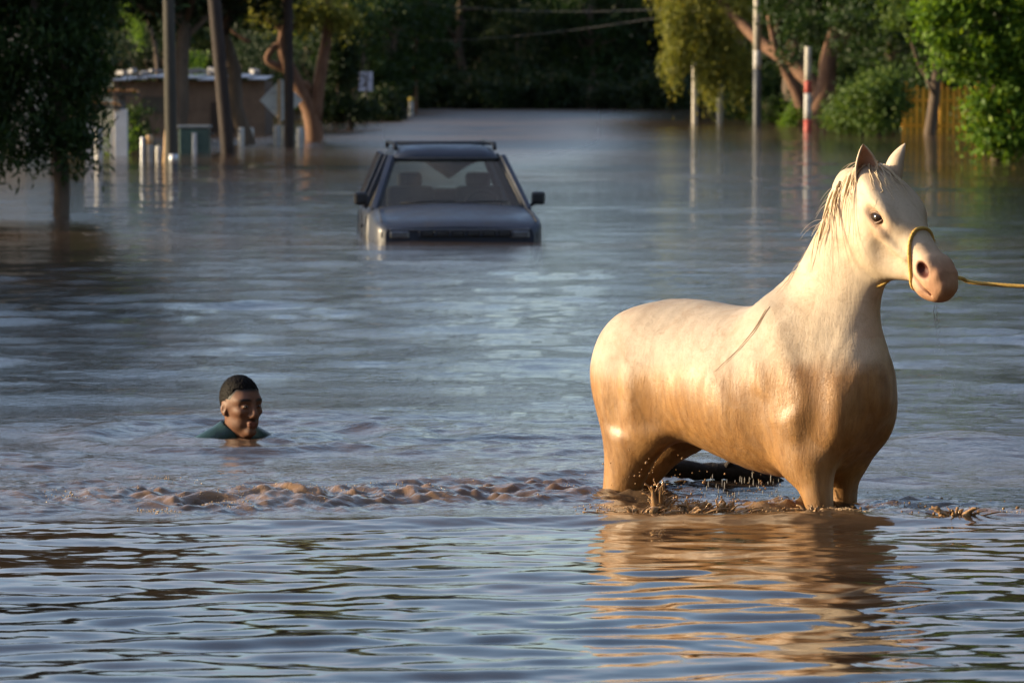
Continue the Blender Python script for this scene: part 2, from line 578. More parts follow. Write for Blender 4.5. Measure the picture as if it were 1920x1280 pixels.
def water_mat():
    m, nt, b = new_mat("flood_water")
    L = nt.links.new
    geo = N(nt, "ShaderNodeNewGeometry"); pos = geo.outputs["Position"]
    at = N(nt, "ShaderNodeAttribute"); at.attribute_name = "churn"
    sp = N(nt, "ShaderNodeSeparateColor"); L(at.outputs["Color"], sp.inputs[0])
    n0 = noise(nt, pos, .35, 3.0)
    n1 = noise(nt, mapping(nt, pos, (1, .6, 1)), 5.0, 4.0, .6)
    mud = ramp(nt, n0.outputs[0], [(.35, (.052, .034, .022)), (.65, (.082, .052, .033))])
    c = mixc(nt, sp.outputs[0], mud.outputs[0], ramp(nt, n1.outputs[0], [(.3, (.17, .097, .045)), (.7, (.30, .182, .090))]).outputs[0])
    L(c, b.inputs["Base Color"])
    b.inputs["IOR"].default_value = 1.333
    b.inputs["Roughness"].default_value = .035
    rr = N(nt, "ShaderNodeMapRange"); L(sp.outputs[0], rr.inputs[0]); rr.inputs[3].default_value = .03; rr.inputs[4].default_value = .07
    r2 = N(nt, "ShaderNodeMath", operation='MULTIPLY_ADD'); L(sp.outputs[2], r2.inputs[0]); r2.inputs[1].default_value = .42; L(rr.outputs[0], r2.inputs[2])
    L(r2.outputs[0], b.inputs["Roughness"])
    # ripples finer than the mesh; they grow in the rough water behind the horse
    sy = N(nt, "ShaderNodeSeparateXYZ"); L(pos, sy.inputs[0])
    zone = N(nt, "ShaderNodeMapRange", interpolation_type='SMOOTHSTEP'); L(sy.outputs[1], zone.inputs[0])
    zone.inputs[1].default_value = 15.3; zone.inputs[2].default_value = 16.0; zone.inputs[3].default_value = 0.04; zone.inputs[4].default_value = 0.62
    f1 = noise(nt, mapping(nt, pos, (1, 1.5, 1)), 11.0, 4.0, .62)
    f2 = noise(nt, mapping(nt, pos, (.45, 1.5, 1)), 1.6, 4.0, .6)
    fz = N(nt, "ShaderNodeMapRange", interpolation_type='SMOOTHSTEP'); L(sy.outputs[1], fz.inputs[0])
    fz.inputs[1].default_value = 18; fz.inputs[2].default_value = 75; fz.inputs[3].default_value = 0.4; fz.inputs[4].default_value = 4.0
    a1 = N(nt, "ShaderNodeMath", operation='MULTIPLY'); L(f1.outputs[0], a1.inputs[0]); L(zone.outputs[0], a1.inputs[1])
    f3 = noise(nt, mapping(nt, pos, (1, 1.2, 1)), 26.0, 4.0, .65)
    c3 = N(nt, "ShaderNodeMath", operation='MULTIPLY'); L(f3.outputs[0], c3.inputs[0]); L(sp.outputs[0], c3.inputs[1])
    a0 = N(nt, "ShaderNodeMath", operation='MULTIPLY_ADD'); L(c3.outputs[0], a0.inputs[0]); a0.inputs[1].default_value = .55; L(a1.outputs[0], a0.inputs[2])
    a1 = a0
    a2 = N(nt, "ShaderNodeMath", operation='MULTIPLY_ADD'); L(f2.outputs[0], a2.inputs[0]); L(fz.outputs[0], a2.inputs[1]); L(a1.outputs[0], a2.inputs[2])
    bump(nt, b, a2.outputs[0], 1.0, .012)
    return m
M_water = water_mat()
water = tag(link("flood_water", wme, M_water), kind="structure")
# ---------------------------------------------------------------- foliage
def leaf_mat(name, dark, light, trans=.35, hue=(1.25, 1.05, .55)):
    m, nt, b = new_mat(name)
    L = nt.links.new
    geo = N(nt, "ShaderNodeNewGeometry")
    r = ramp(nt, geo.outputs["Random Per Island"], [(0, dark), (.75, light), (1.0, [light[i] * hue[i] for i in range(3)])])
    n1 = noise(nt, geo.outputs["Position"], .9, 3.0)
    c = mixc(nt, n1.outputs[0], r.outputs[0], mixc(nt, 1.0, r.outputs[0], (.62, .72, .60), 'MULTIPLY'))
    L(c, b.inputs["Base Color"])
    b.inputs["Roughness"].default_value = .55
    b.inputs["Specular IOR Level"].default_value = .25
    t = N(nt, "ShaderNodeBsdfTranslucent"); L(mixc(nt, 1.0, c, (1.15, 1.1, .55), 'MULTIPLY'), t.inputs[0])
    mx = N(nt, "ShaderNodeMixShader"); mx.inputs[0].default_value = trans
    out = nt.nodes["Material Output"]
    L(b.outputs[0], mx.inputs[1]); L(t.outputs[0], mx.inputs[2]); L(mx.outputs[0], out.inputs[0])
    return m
M_leaf_dark = leaf_mat("leaf_dark", (.016, .038, .010), (.038, .072, .018))
M_leaf_shaded = leaf_mat("leaf_shaded", (.010, .024, .007), (.026, .046, .013), .3)  # darker than leaf_dark: deep shade is put into the leaf colour
M_leaf_mid = leaf_mat("leaf_mid", (.055, .105, .022), (.120, .185, .042))
M_leaf_fresh = leaf_mat("leaf_fresh", (.080, .160, .016), (.170, .280, .036), .45)
M_leaf_olive = leaf_mat("leaf_olive", (.150, .165, .032), (.280, .275, .066), .42)
M_bark = weathered("bark", (.060, .042, .028), (.135, .095, .062), 7, .9, .8, .02, (1, 1, .25))
M_bark_red = weathered("red_bark", (.095, .046, .026), (.20, .105, .058), 7, .9, .7, .02, (1, 1, .3))

def leaves_np(clumps, n, size, aspect=.42, sub=30, spread=.16, droop=0.0, rg=None, hang=None):
    """Leaf quads scattered in sub-clumps through the given ellipsoids."""
    rg = rg or rng
    cl = np.array(clumps, float)
    w = (cl[:, 3] * cl[:, 4] * cl[:, 5]) ** (2 / 3); w /= w.sum()
    ns = max(6, n // sub)
    ci = rg.choice(len(cl), ns, p=w)
    d = rg.normal(size=(ns, 3)); d /= np.linalg.norm(d, axis=1)[:, None]
    rad = rg.uniform(0, 1, ns) ** (1 / 2.6)
    S = cl[ci, :3] + d * rad[:, None] * cl[ci, 3:6]
    k = rg.integers(0, ns, n)
    sp = spread * rg.uniform(.5, 1.5, ns)[k][:, None]
    P = S[k] + rg.normal(size=(n, 3)) * sp * np.array([1, 1, .75])
    if hang is not None:
        P[:, 2] -= np.abs(rg.normal(size=n)) * hang * rg.uniform(.2, 1.3, ns)[k]
    L_ = size * rg.uniform(.65, 1.35, n)[:, None]
    D = rg.normal(size=(n, 3)); D[:, 2] -= droop; D /= np.linalg.norm(D, axis=1)[:, None]
    U = rg.normal(size=(n, 3)); U = U - D * (U * D).sum(1)[:, None]; U /= np.linalg.norm(U, axis=1)[:, None]
    a = P - D * L_ * .5; c = P + D * L_ * .5
    b = P + U * L_ * aspect * .5 - D * L_ * .08; e = P - U * L_ * aspect * .5 - D * L_ * .08
    V = np.stack([a, b, c, e], 1).reshape(-1, 3)
    F = np.arange(4 * n).reshape(n, 4)
    return V, F

def limb(p0, p1, r0, r1, wob=.12, n=7, rg=None):
    rg = rg or rng
    p0, p1 = np.array(p0, float), np.array(p1, float)
    t = np.linspace(0, 1, n)[:, None]
    P = p0 + (p1 - p0) * t
    L_ = np.linalg.norm(p1 - p0)
    P[1:-1] += rg.normal(size=(n - 2, 3)) * wob * L_ / n
    return P, np.linspace(r0, r1, n)

def tree(name, loc, label, group, trunk, limbs, clumps, n, size, mat, bark=None, aspect=.42, sub=30, spread=.16, droop=.2, hang=None, cat="tree", seed=0, rz=0.0):
    rg = np.random.default_rng(seed + 100)
    t = thing(name, loc, label, cat, group, rz)
    mb = MB()
    for P, rr in trunk + limbs:
        mb.tube(P, list(rr), 8)
    if mb.v:
        mb.build("trunk", bark or M_bark, t, smooth=True)
    V, F = leaves_np(clumps, n, size, aspect, sub, spread, droop, rg, hang)
    link("crown", mesh_np("crown", V, F, smooth=False), mat, t)
    return t

def std_tree(name, loc, label, group, h, r, bottom, n, size, mat, seed, trunk_r=.18, bark=None, nlimb=7, nclump=26, flat=.8, spread=.2, droop=.2, hang=None, rz=0.0, lean=(0, 0)):
    rg = np.random.default_rng(seed)
    top = np.array([lean[0], lean[1], h * .62])
    P, rr = limb((0, 0, -.7), top, trunk_r * 1.15, trunk_r * .55, .25, 9, rg)
    trunk = [(P, rr)]
    limbs = []; cl = []
    for i in range(nlimb):
        a = 2 * math.pi * i / nlimb + rg.uniform(-.4, .4)
        t = rg.uniform(.45, .95)
        p0 = P[int(t * 8)]
        rr_ = r * rg.uniform(.5, .9)
        e = np.array([math.cos(a) * rr_, math.sin(a) * rr_, max(p0[2] + .3, bottom + rg.uniform(.15, .75) * (h - bottom))])
        limbs.append(limb(p0, e, trunk_r * .42, trunk_r * .10, .5, 7, rg))
        cl.append((*e, r * .30, r * .30, r * .24))
    for i in range(nclump):
        a = rg.uniform(0, 2 * math.pi); z = rg.uniform(0, 1)
        prof = math.sqrt(max(.05, 1 - (2 * z - 1) ** 2 * .8))
        q = r * prof * math.sqrt(rg.uniform(.15, 1))
        s = r * rg.uniform(.20, .36)
        cl.append((math.cos(a) * q * .85 + lean[0] * z, math.sin(a) * q * .85 + lean[1] * z, bottom + s * .6 + z * (h - bottom - s), s, s, s * flat))
    return tree(name, loc, label, group, trunk, limbs, cl, n, size, mat, bark, spread=spread, droop=droop, hang=hang, seed=seed, rz=rz)

# --- the dark feathery tree over the left edge of the water
x, y = wpos(118, 405)
cl = [(-.50, .1, .95, .62, .6, .40), (-.02, 0, 1.35, .44, .5, .50), (.20, -.1, .95, .24, .35, .36), (-.9, .2, 1.5, .55, .6, .6), (-.25, 0, 2.0, .75, .7, .6), (.20, .1, 2.05, .42, .6, .42),
      (-1.0, .1, 2.4, .8, .8, .6), (-.2, .2, 2.9, .9, .9, .7), (.5, .2, 3.2, .8, .8, .6), (-.9, 0, 3.5, 1.1, 1.0, .8), (0, 0, 4.2, 1.5, 1.4, .9), (-1.4, 0, 4.4, 1.3, 1.3, .8), (.9, .3, 4.3, 1.0, 1.0, .7), (-.3, .2, 5.2, 1.4, 1.4, .7)]
tr1 = [limb((0, 0, -.7), (-.02, 0, 1.4), .105, .085, .05), limb((-.02, 0, 1.4), (-.3, .1, 4.5), .085, .03, .3), limb((-.01, 0, .95), (-.85, .1, 1.9), .05, .015, .3), limb((0, 0, 1.1), (.5, 0, 2.0), .045, .012, .3), limb((-.1, 0, 2.2), (.6, .1, 3.6), .05, .015, .3), limb((-.05, 0, 1.8), (-1.2, .1, 3.2), .05, .015, .3)]
tree("feathery_tree", (x, y, 0), "dark feathery tree drooping over the water beside the pale house", None, tr1, [], cl, 62000, .115, M_leaf_dark, aspect=.28, sub=30, spread=.11, droop=1.1, hang=.15, seed=1)

# --- bright leafy tree at the right edge
x, y = wpos(1880, 302)
cl = [(-.42, 0, .75, .32, .4, .45), (-.18, -.2, .35, .36, .5, .38), (.35, -.1, .55, .5, .5, .5), (-1.0, .1, 1.95, .34, .4, .36), (-.1, 0, 1.35, .52, .5, .45), (.6, 0, 1.5, .5, .5, .5), (-1.15, 0, 2.35, .34, .4, .28),
      (-.45, 0, 2.2, .50, .5, .42), (.3, 0, 2.4, .6, .6, .5), (-1.3, .1, 3.0, .45, .5, .35), (-.6, 0, 3.0, .55, .6, .45), (.3, 0, 3.3, .8, .8, .6), (-.9, .1, 3.8, .7, .7, .5), (0, 0, 4.4, 1.2, 1.2, .7), (1.0, 0, 2.6, .8, .8, .9), (1.3, .2, 3.9, 1.0, 1.0, .8), (.2, 0, 5.3, 1.3, 1.3, .7)]
tr2 = [limb((-.12, .25, -.7), (-.05, .2, 2.2), .13, .10, .06), limb((-.05, .2, 2.2), (.2, .1, 5.0), .10, .03, .2), limb((-.08, .2, 1.6), (-1.2, 0, 2.3), .05, .015, .2), limb((-.05, .2, 1.9), (1.0, 0, 3.2), .06, .015, .2), limb((-.05, .2, 2.4), (-1.1, 0, 3.6), .05, .015, .2)]
tree("leafy_tree", (x, y, 0), "bright green leafy tree hanging to the water beside the yellow fence", None, tr2, [], cl, 30000, .135, M_leaf_fresh, aspect=.62, sub=24, spread=.15, droop=.4, seed=2)

# --- gnarled tree behind the left-hand poles: twisted limbs catching the sun
x, y = wpos(590, 262)
def g(px, py, dy=0):                       # point in this tree's own frame
    return ((px - 960) / FPX * y - x, dy, zat(py, y))
tr3 = [(catmull([g(592, 330), g(588, 230), g(572, 185), g(548, 140), g(532, 100), g(534, 60), g(538, 0), g(545, -60)], 20), np.linspace(.26, .10, 20)),
       (catmull([g(545, 132), g(520, 124), g(502, 112), g(512, 92), g(528, 80)], 12), np.linspace(.11, .08, 12)),
       (catmull([g(572, 190), g(560, 165), g(575, 158), g(582, 172)], 9), np.linspace(.15, .09, 9)),
       (catmull([g(536, 70), g(560, 42), g(600, 22), g(660, 50)], 12), np.linspace(.09, .03, 12)), (catmull([g(536, 60), g(495, 30), g(460, 5), g(430, -30)], 12), np.linspace(.09, .03, 12)),
       (catmull([g(470, 80), g(440, 62), g(425, 42)], 8), np.linspace(.05, .03, 8)), (catmull([g(590, 225), g(600, 150), g(615, 60), g(620, -40)], 12), np.linspace(.20, .10, 12))]
cl = [(*g(500, 10), .42, .6, .30), (*g(590, 20), .55, .6, .34), (*g(640, 30), .45, .6, .30), (*g(545, -20), .9, .8, .4), (*g(470, -25), .7, .8, .4), (*g(640, -40), 1.0, 1.0, .5), (*g(540, -110), 1.8, 1.6, .7), (*g(600, -190), 1.6, 1.6, .8),
      (*g(450, -120), 1.2, 1.2, .7), (-1, 0, 7.2, 2.6, 2.4, 1.3), (1.4, .3, 7.6, 2.4, 2.4, 1.2), (-2.6, .5, 8.8, 2.2, 2.4, 1.3), (.2, 0, 9.6, 2.8, 2.6, 1.4), (2.6, 0, 9.4, 2.0, 2.2, 1.2), (-1.2, .3, 11.4, 2.6, 2.6, 1.3), (1.2, 0, 12.0, 2.2, 2.4, 1.2), (0, 0, 13.6, 1.8, 1.8, 1.0)]
tree("gnarled_tree", (x, y, 0), "gnarled tree with twisted orange limbs behind the wooden poles", None, tr3, [], cl + cl[:3] * 8, 26000, .16, M_leaf_olive, M_bark_red, aspect=.3, sub=24, spread=.16, droop=.8, hang=.2, seed=3)

# --- weeping tree on the right bank
x, y = wpos(1350, d=156)
def g(px, py, dy=0):
    return ((px - 960) / FPX * y - x, dy, zat(py, y))
tr4 = [(catmull([g(1548, 260, -4), g(1522, 175, -4), g(1468, 118, -3), g(1420, 82, -2), g(1385, 45, -1), g(1350, 5), g(1320, -50)], 18), np.linspace(.34, .10, 18)), (catmull([g(1440, 95, -2), g(1460, 40, -1), g(1500, -20, .5)], 9), np.linspace(.2, .08, 9))]
cl = [(*g(1275, 40), .62, .7, .9), (*g(1310, 70), .60, .7, .9), (*g(1262, 105), .32, .5, .6), (*g(1350, 90), .55, .6, 1.0), (*g(1385, 120), .42, .6, .75), (*g(1330, 130), .40, .5, .60), (*g(1300, 0), 1.2, 1.1, .8), (*g(1380, 10), 1.1, 1.1, .8), (*g(1340, -70), 2.0, 1.8, 1.0), (*g(1260, -40), 1.0, 1.0, .8), (*g(1420, -90), 1.8, 1.7, 1.0)]
tree("weeping_tree", (x, y, 0), "olive green weeping tree with trailing foliage above two pale poles", None, tr4, [], cl + cl[:6] * 3, 30000, .17, M_leaf_olive, M_bark_red, aspect=.28, sub=30, spread=.15, droop=2.2, hang=.5, seed=4)

# --- red-trunked tree
x, y = wpos(1540, 236)
def g(px, py, dy=0):
    return ((px - 960) / FPX * y - x, dy, zat(py, y))
tr5 = [(catmull([g(1535, 300), g(1530, 220), g(1548, 170), g(1552, 110), g(1570, 40), g(1580, -40)], 16), np.linspace(.48, .16, 16)), (catmull([g(1510, 300), g(1506, 225), g(1496, 180), g(1475, 140), g(1455, 100), g(1440, 30)], 16), np.linspace(.30, .08, 16)), (catmull([g(1552, 110), g(1620, 40), g(1700, 0)], 9), np.linspace(.16, .06, 9))]
cl = [(*g(1490, 60, -5), .9, .8, .7), (*g(1470, 105, -2), .42, .5, .45), (*g(1540, 60, -16), .95, .9, .5), (*g(1580, 90, -8), 1.0, .9, .50), (*g(1650, 60, -4), 1.0, 1.0, .6), (*g(1560, 20, -12), 1.4, 1.2, .7), (*g(1640, 10), 1.3, 1.2, .8), (*g(1700, 60), .8, .9, .7), (*g(1470, 10), 1.0, 1.0, .8), (*g(1560, -70), 2.2, 2.0, 1.0), (*g(1680, -60), 1.6, 1.6, 1.0), (*g(1600, 130), .4, .5, .35)]
tree("red_trunk_tree", (x, y, 0), "tree with thick reddish forked trunk behind the red and white pole", None, tr5, [], cl, 15000, .19, M_leaf_dark, M_bark_red, sub=28, spread=.2, droop=.4, seed=5)

# --- drooping sapling, leaf colour brightened as if sunlit, over the adobe wall
x, y = wpos(262, d=129)
def g(px, py, dy=0):
    return ((px - 960) / FPX * y - x, dy, zat(py, y))
tree("drooping_sapling", (x, y, 0), "slim sapling with drooping leaves coloured as if sunlit above the adobe house roof", None, [(catmull([g(300, 300), g(296, 120), g(280, 40), g(258, -30)], 12), np.linspace(.08, .03, 12))], [],
     [(*g(245, 10), .22, .3, .35), (*g(258, 50), .14, .3, .35), (*g(240, -30), .5, .5, .4), (*g(370, 112), .30, .4, .16), (*g(345, 100), .2, .3, .16)], 2600, .13, M_leaf_fresh, aspect=.3, sub=22, spread=.10, droop=1.8, hang=.2, seed=6)

# --- shrubs on the right bank
def shrub(name, px, py, w, h, label, mat, n, size, seed, d=None, cat="shrub", group=None, spread=.16, depth=.7):
    x, y = wpos(px, py, d)
    rg = np.random.default_rng(seed)
    cl = []
    for i in range(12):
        t = rg.uniform(0, 1)
        s = w * rg.uniform(.16, .28)
        cl.append((rg.uniform(-.42, .42) * w * (1 - .5 * t), rg.uniform(-.35, .35) * w * depth, .05 + t * (h - s), s, s, s * .85))
    tr = [limb((rg.uniform(-.1, .1) * w, 0, -.7), (rg.uniform(-.35, .35) * w, rg.uniform(-.1, .1), h * rg.uniform(.6, .9)), .05, .015, .3, 6, rg) for i in range(5)]
    return tree(name, (x, y, 0), label, group, tr, [], cl, n, size, mat, sub=24, spread=spread, droop=.3, cat=cat, seed=seed)
shrub("shrub", 1640, 254, 2.5, 2.0, "broad grey-green shrub spreading over the water beside the yellow fence", M_leaf_mid, 12000, .14, 31)
shrub("shrub", 1590, 250, 1.5, 1.1, "low shrub dipping into the water beside the red trunk", M_leaf_mid, 4500, .13, 32)
shrub("dark_shrub", 1450, 230, 1.75, 1.05, "rounded blackish shrub between the grey pole and the red trunk", M_leaf_dark, 7000, .10, 33, spread=.1)
shrub("shrub", 1490, 236, .8, .75, "small bright shrub at the foot of the red and white pole", M_leaf_fresh, 2200, .11, 34)
shrub("shrub", 1395, 222, 1.4, 1.5, "loose shrub behind the two pale poles", M_leaf_mid, 4000, .15, 35)
shrub("dark_shrub", 645, 243, 2.3, 3.6, "tall black-green shrub beside the gnarled tree", M_leaf_shaded, 12000, .16, 36)
shrub("dark_shrub", 712, 228, 1.9, 1.5, "dark shrub below the small rectangular sign", M_leaf_shaded, 6000, .16, 37)
shrub("shrub", 252, 292, .7, 1.0, "small shrub behind the white gate column", M_leaf_dark, 2500, .09, 38, d=97)
shrub("shrub", 237, 288, .28, .45, "little yellow-green bush at the foot of the gate column", M_leaf_fresh, 500, .08, 39, d=92)
BK = "dark backing shrub behind the right bank trees"
bs = shrub("backing_shrub", 1600, 0, 3.4, 3.2, BK, M_leaf_dark, 9000, .22, 61, d=158, group="shrubs behind the right bank", spread=.24)
for px_, d_, s_ in ((1690, 152, 1.0), (1560, 166, 1.1), (1780, 146, 1.05), (1860, 140, 1.1), (1480, 178, 1.1), (1420, 186, 1.1), (1930, 132, 1.1), (1640, 140, .8), (1730, 138, .9)):
    xx_, yy_ = wpos(px_, d=d_)
    copy_tree(bs, (xx_, yy_, 0), px_ * .7, s_)
# --- prototypes for the wood, the banks and the trees that shade the street
WOOD = "dark broad tree in the shaded wood closing the far end of the street"
pw = [std_tree("wood_tree", (-9, 246, 0), WOOD, "trees closing the far end of the street", 11, 4.2, 1.2, 11000, .34, M_leaf_shaded, 41, .25, nclump=34, spread=.34),
      std_tree("wood_tree", (-3.0, 252, 0), WOOD, "trees closing the far end of the street", 13, 4.6, .6, 12000, .36, M_leaf_shaded, 42, .3, nclump=36, spread=.36),
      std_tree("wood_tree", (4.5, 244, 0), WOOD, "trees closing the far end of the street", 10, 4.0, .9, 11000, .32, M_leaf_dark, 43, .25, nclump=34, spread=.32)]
rw = np.random.default_rng(5)
for i, (xx, yy, s) in enumerate([(-16, 240, 1.0), (10.5, 250, 1.1), (17, 243, 1.0), (-12, 262, 1.25), (0.5, 268, 1.3), (8, 270, 1.2), (-6, 275, 1.35), (15, 268, 1.3), (-22, 258, 1.2), (24, 255, 1.2), (3, 290, 1.5), (-14, 292, 1.5), (-30, 250, 1.3), (31, 248, 1.2), (13, 292, 1.5), (0.3, 241, .55), (-15, 300, 3.1), (20, 300, 3.0), (-26, 295, 3.1), (30, 290, 3.0), (-13, 280, 2.6), (17, 282, 2.5), (-20, 272, 2.6), (-7.5, 258, .7), (1.5, 258, .65), (6.5, 260, .7), (-2, 262, .7), (11, 262, .75), (-12, 254, .6)]):
    copy_tree(pw[i % 3], (xx, yy, 0), rw.uniform(0, 6.28), s)
under = shrub("wood_shrub", 900, 206, 4.2, 2.3, "dark undergrowth shrub along the far water edge", M_leaf_shaded, 6000, .26, 45, d=236, group="undergrowth at the far water edge", spread=.3)
for xx, yy, s in [(-6.5, 236, .9), (2.0, 238, 1.1), (5.2, 236, .8), (8.8, 234, 1.1), (-9.5, 232, 1.0), (13, 236, 1.2), (-13, 230, 1.1), (-2.0, 249, 1.3), (1.0, 255, 1.4), (4.0, 249, 1.3), (7.0, 256, 1.4), (-5.0, 254, 1.4), (-8.5, 249, 1.3), (10.5, 248, 1.3), (14, 252, 1.4), (-11.5, 244, 1.3), (-3.8, 243, 1.1), (.2, 246, 1.1)]:
    copy_tree(under, (xx, yy, 0), rw.uniform(0, 6.28), s)
BACK = "tree rising behind the low adobe wall on the left bank"
pb = std_tree("bank_tree", (-18.5, 112, 0), BACK, "trees behind the adobe wall", 8.6, 3.2, 1.0, 9000, .24, M_leaf_shaded, 46, .2, nclump=30, spread=.26)
for xx, yy, s in [(-14.5, 140, .46), (-12.2, 146, .48), (-8.2, 140, .42), (-6.6, 147, .40), (-18, 136, .5), (-10, 152, .48), (-15.5, 150, .5), (-8.0, 133, .36), (-22, 108, 1.6), (-12.8, 131, .42)]:
    copy_tree(pb, (xx, yy, 0), rw.uniform(0, 6.28), s)
MIDL = "green tree leaning over the water behind the small rectangular sign"
pm = std_tree("street_tree", (-6.4, 190, 0), MIDL, "trees beyond the rectangular sign", 9, 3.0, .7, 8500, .26, M_leaf_dark, 47, .2, nclump=30, spread=.28)
for xx, yy, s in [(-5.9, 205, 1.0), (-6.2, 222, 1.2), (-8.5, 176, .9), (-7.2, 171, .8)]:
    copy_tree(pm, (xx, yy, 0), rw.uniform(0, 6.28), s)
RB = "tall dark tree behind the right bank shrubs"
for xx, yy, s in [(11.5, 172, 2.3), (10.5, 196, 2.4), (14, 152, 2.4), (17, 140, 2.5), (13, 215, 2.6), (19, 120, 2.2), (15.5, 106, 1.9), (14.5, 92, 1.7), (17, 78, 1.7), (17, 131, 2.3), (20, 160, 2.5), (17, 185, 2.5)]:
    copy_tree(pb, (xx, yy, 0), rw.uniform(0, 6.28), s, RB, "trees behind the right bank")
# trees on the left bank, out of the picture: they keep the low sun off the swimmer and the car
SH = "tall broad tree on the left bank shading the flooded street"
ps = std_tree("shade_tree", (-17.5, 23.9, 0.0 ), SH, "shade trees along the left bank", 9.5, 3.6, .3, 15000, .26, M_leaf_dark, 48, .25, nclump=46, spread=.30)
for xx, yy, s in [(-17, 12.6, 0.95), (-20, 5.9, 1.1), (-16, -0.1, 1), (-19, 29.4, 1), (-18, 34.9, 1.05), (-21, 40.5, 0.85), (-17, 51.3, 1), (-19, 54.9, 1), (-16, 59.4, 0.9), (-21, 65.9, 1), (-23, 25.9, 1.1), (-24, 32.9, 1.2), (-24, 49.9, 1.1), (-23, 58.9, 1.1), (-25, 186, 2.31), (-20, 196, 2.31), (-26, 207, 2.52), (-19, 216, 2.31), (-27, 228, 2.73), (-20, 232, 2.52)]:
    copy_tree(ps, (xx, yy, 0), rw.uniform(0, 6.28), s)
# trees at the photographer's back and on the right, out of the picture: added to cut the sky light on the horse's chest
RS = "unseen tree added on the right bank to cut sky light on the horse"
for xx, yy, s in [(7.0, 4.5, 1.5), (7.6, 11, 1.5), (9.2, 17.5, 1.6), (10, 24, 1.5), (11, 32, 1.5), (15, 46, 1.2), (14, 56, 1.2), (17, 66, 1.3)]:
    copy_tree(ps, (xx, yy, 0), rw.uniform(0, 6.28), s, RS, "unseen trees added on the right to cut sky light")
RB2 = "unseen tree added behind the camera to cut sky light on the horse"
for xx, yy, s in [(-4.2, -6.5, 1.5), (3.6, -5.5, 1.5), (9, -3, 1.5), (-11, -9, 1.4), (0, -14, 1.7)]:
    copy_tree(ps, (xx, yy, 0), rw.uniform(0, 6.28), s, RB2, "unseen trees added at the near end to cut sky light")
# canopy over the left bank
CN = "spreading tree arching over the white posts on the left bank"
pc = std_tree("canopy_tree", (-8.35, 104.5, 0), CN, "canopy trees over the left bank", 9.5, 4.2, 2.9, 13000, .24, M_leaf_shaded, 55, .2, nclump=40, spread=.28)
for xx, yy, s in [(-13.2, 102, 1.0), (-12.0, 108, 1.05), (-16.5, 106, 1.0), (-7.08, 106.5, .95), (-19.5, 104, 1.0)]:
    copy_tree(pc, (xx, yy, 0), rw.uniform(0, 6.28), s)
# ---------------------------------------------------------------- poles
M_conc = weathered("pale_concrete", (.36, .33, .27), (.52, .48, .39), 9, .85, .3, .01, (1, 1, .3))
M_wood_dark = weathered("creosoted_wood", (.010, .007, .006), (.036, .022, .015), 9, .85, .6, .01, (1, 1, .12))
M_wood_grey = weathered("weathered_wood", (.028, .026, .020), (.062, .056, .041), 9, .85, .6, .01, (1, 1, .12))
M_white = weathered("whitewash", (.38, .365, .33), (.54, .52, .47), 8, .8, .3, .01)
M_whited = weathered("chipped_white_paint", (.22, .215, .20), (.36, .355, .33), 8, .8, .3, .01)
M_red = weathered("red_paint", (.30, .035, .025), (.46, .075, .05), 10, .6, .3, .01)
M_dgrey = weathered("dark_paint", (.045, .05, .055), (.09, .095, .10), 10, .6, .2, .01)
M_black = weathered("black_trim", (.012, .012, .013), (.030, .030, .032), 14, .55, .2)
M_metal = weathered("galvanised_steel", (.33, .35, .37), (.50, .52, .54), 10, .5, .2, .004, metal=.5)

def pole(px, py, r, label, mat, top=9.0, lean=(0, 0), group=None, taper=.75, name="utility_pole", bands=None, d=None, cross=True):
    x, y = wpos(px, py, d)
    t = thing(name, (x, y, 0), label, "pole", group)
    zs_ = np.linspace(-.7, top, 12)
    P = [(lean[0] * z, lean[1] * z, z) for z in zs_]
    if bands is None:
        MB().tube(P, list(np.linspace(r, r * taper, 12)), 12).build("shaft", mat, t, smooth=True)
    else:
        for z0, z1, nm, m in bands:
            n = 4
            MB().tube([(lean[0] * z, lean[1] * z, z) for z in np.linspace(z0, z1, n)], [r * (1 - (1 - taper) * (z + .7) / (top + .7)) for z in np.linspace(z0, z1, n)], 12).build(nm, m, t, smooth=True)
    if cross:
        MB().box((lean[0] * (top - .5), r * .9, top - .5), (1.8, .1, .12)).build("cross_arm", M_wood_grey, t, bevel=.01)
        for dx in (-.8, -.4, .4, .8):
            MB().tube([(dx + lean[0] * top, r * .9, top - .44), (dx + lean[0] * top, r * .9, top - .28)], [.03, .045], 8).build("insulator", M_white, t, smooth=True)
    return t
pole(322, 318, .115, "grey wooden utility pole standing in the water beside the white posts", M_wood_grey, 9, (-.012, 0))
pole(428, 288, .155, "thick dark leaning utility pole between the low wall and the water", M_wood_dark, 9.5, (-.085, 0))
pole(543, 273, .130, "straight dark utility pole in front of the diamond sign", M_wood_dark, 9, (-.006, 0))
pole(779, 214, .12, "thin brown utility pole among the trees beyond the rectangular sign", M_bark_red, 8.5, (0, 0), d=205)
pole(1302, 231, .115, "slim cream concrete pole farther from the grey and white pole", M_conc, 4.2, (0, 0), cross=False)
pole(1349, 231, .120, "slim cream concrete pole nearest the grey and white pole", M_conc, 3.6, (0, 0), cross=False)
x, y = wpos(1418, 206, 152)
zc = zat(130, y)
pole(1419, 0, .15, "pole with white upper half and dark grey lower half", M_conc, 8, d=y, cross=False, taper=.9, bands=[(-.7, zc, "lower_shaft", M_dgrey), (zc, zat(95, y), "white_band", M_white), (zat(95, y), 8, "upper_shaft", M_conc)])
x, y = wpos(1514, 246)
zz = [zat(p, y) for p in (300, 224, 175, 152, 88)]
pole(1514, 246, .135, "pole banded in red and white paint at the water", M_conc, zz[-1], cross=False, taper=.8, bands=[(-.7, zz[1], "red_base", M_red), (zz[1], zz[2], "white_band", M_white), (zz[2], zz[3], "red_band", M_red), (zz[3], zz[4], "upper_shaft", M_conc)])
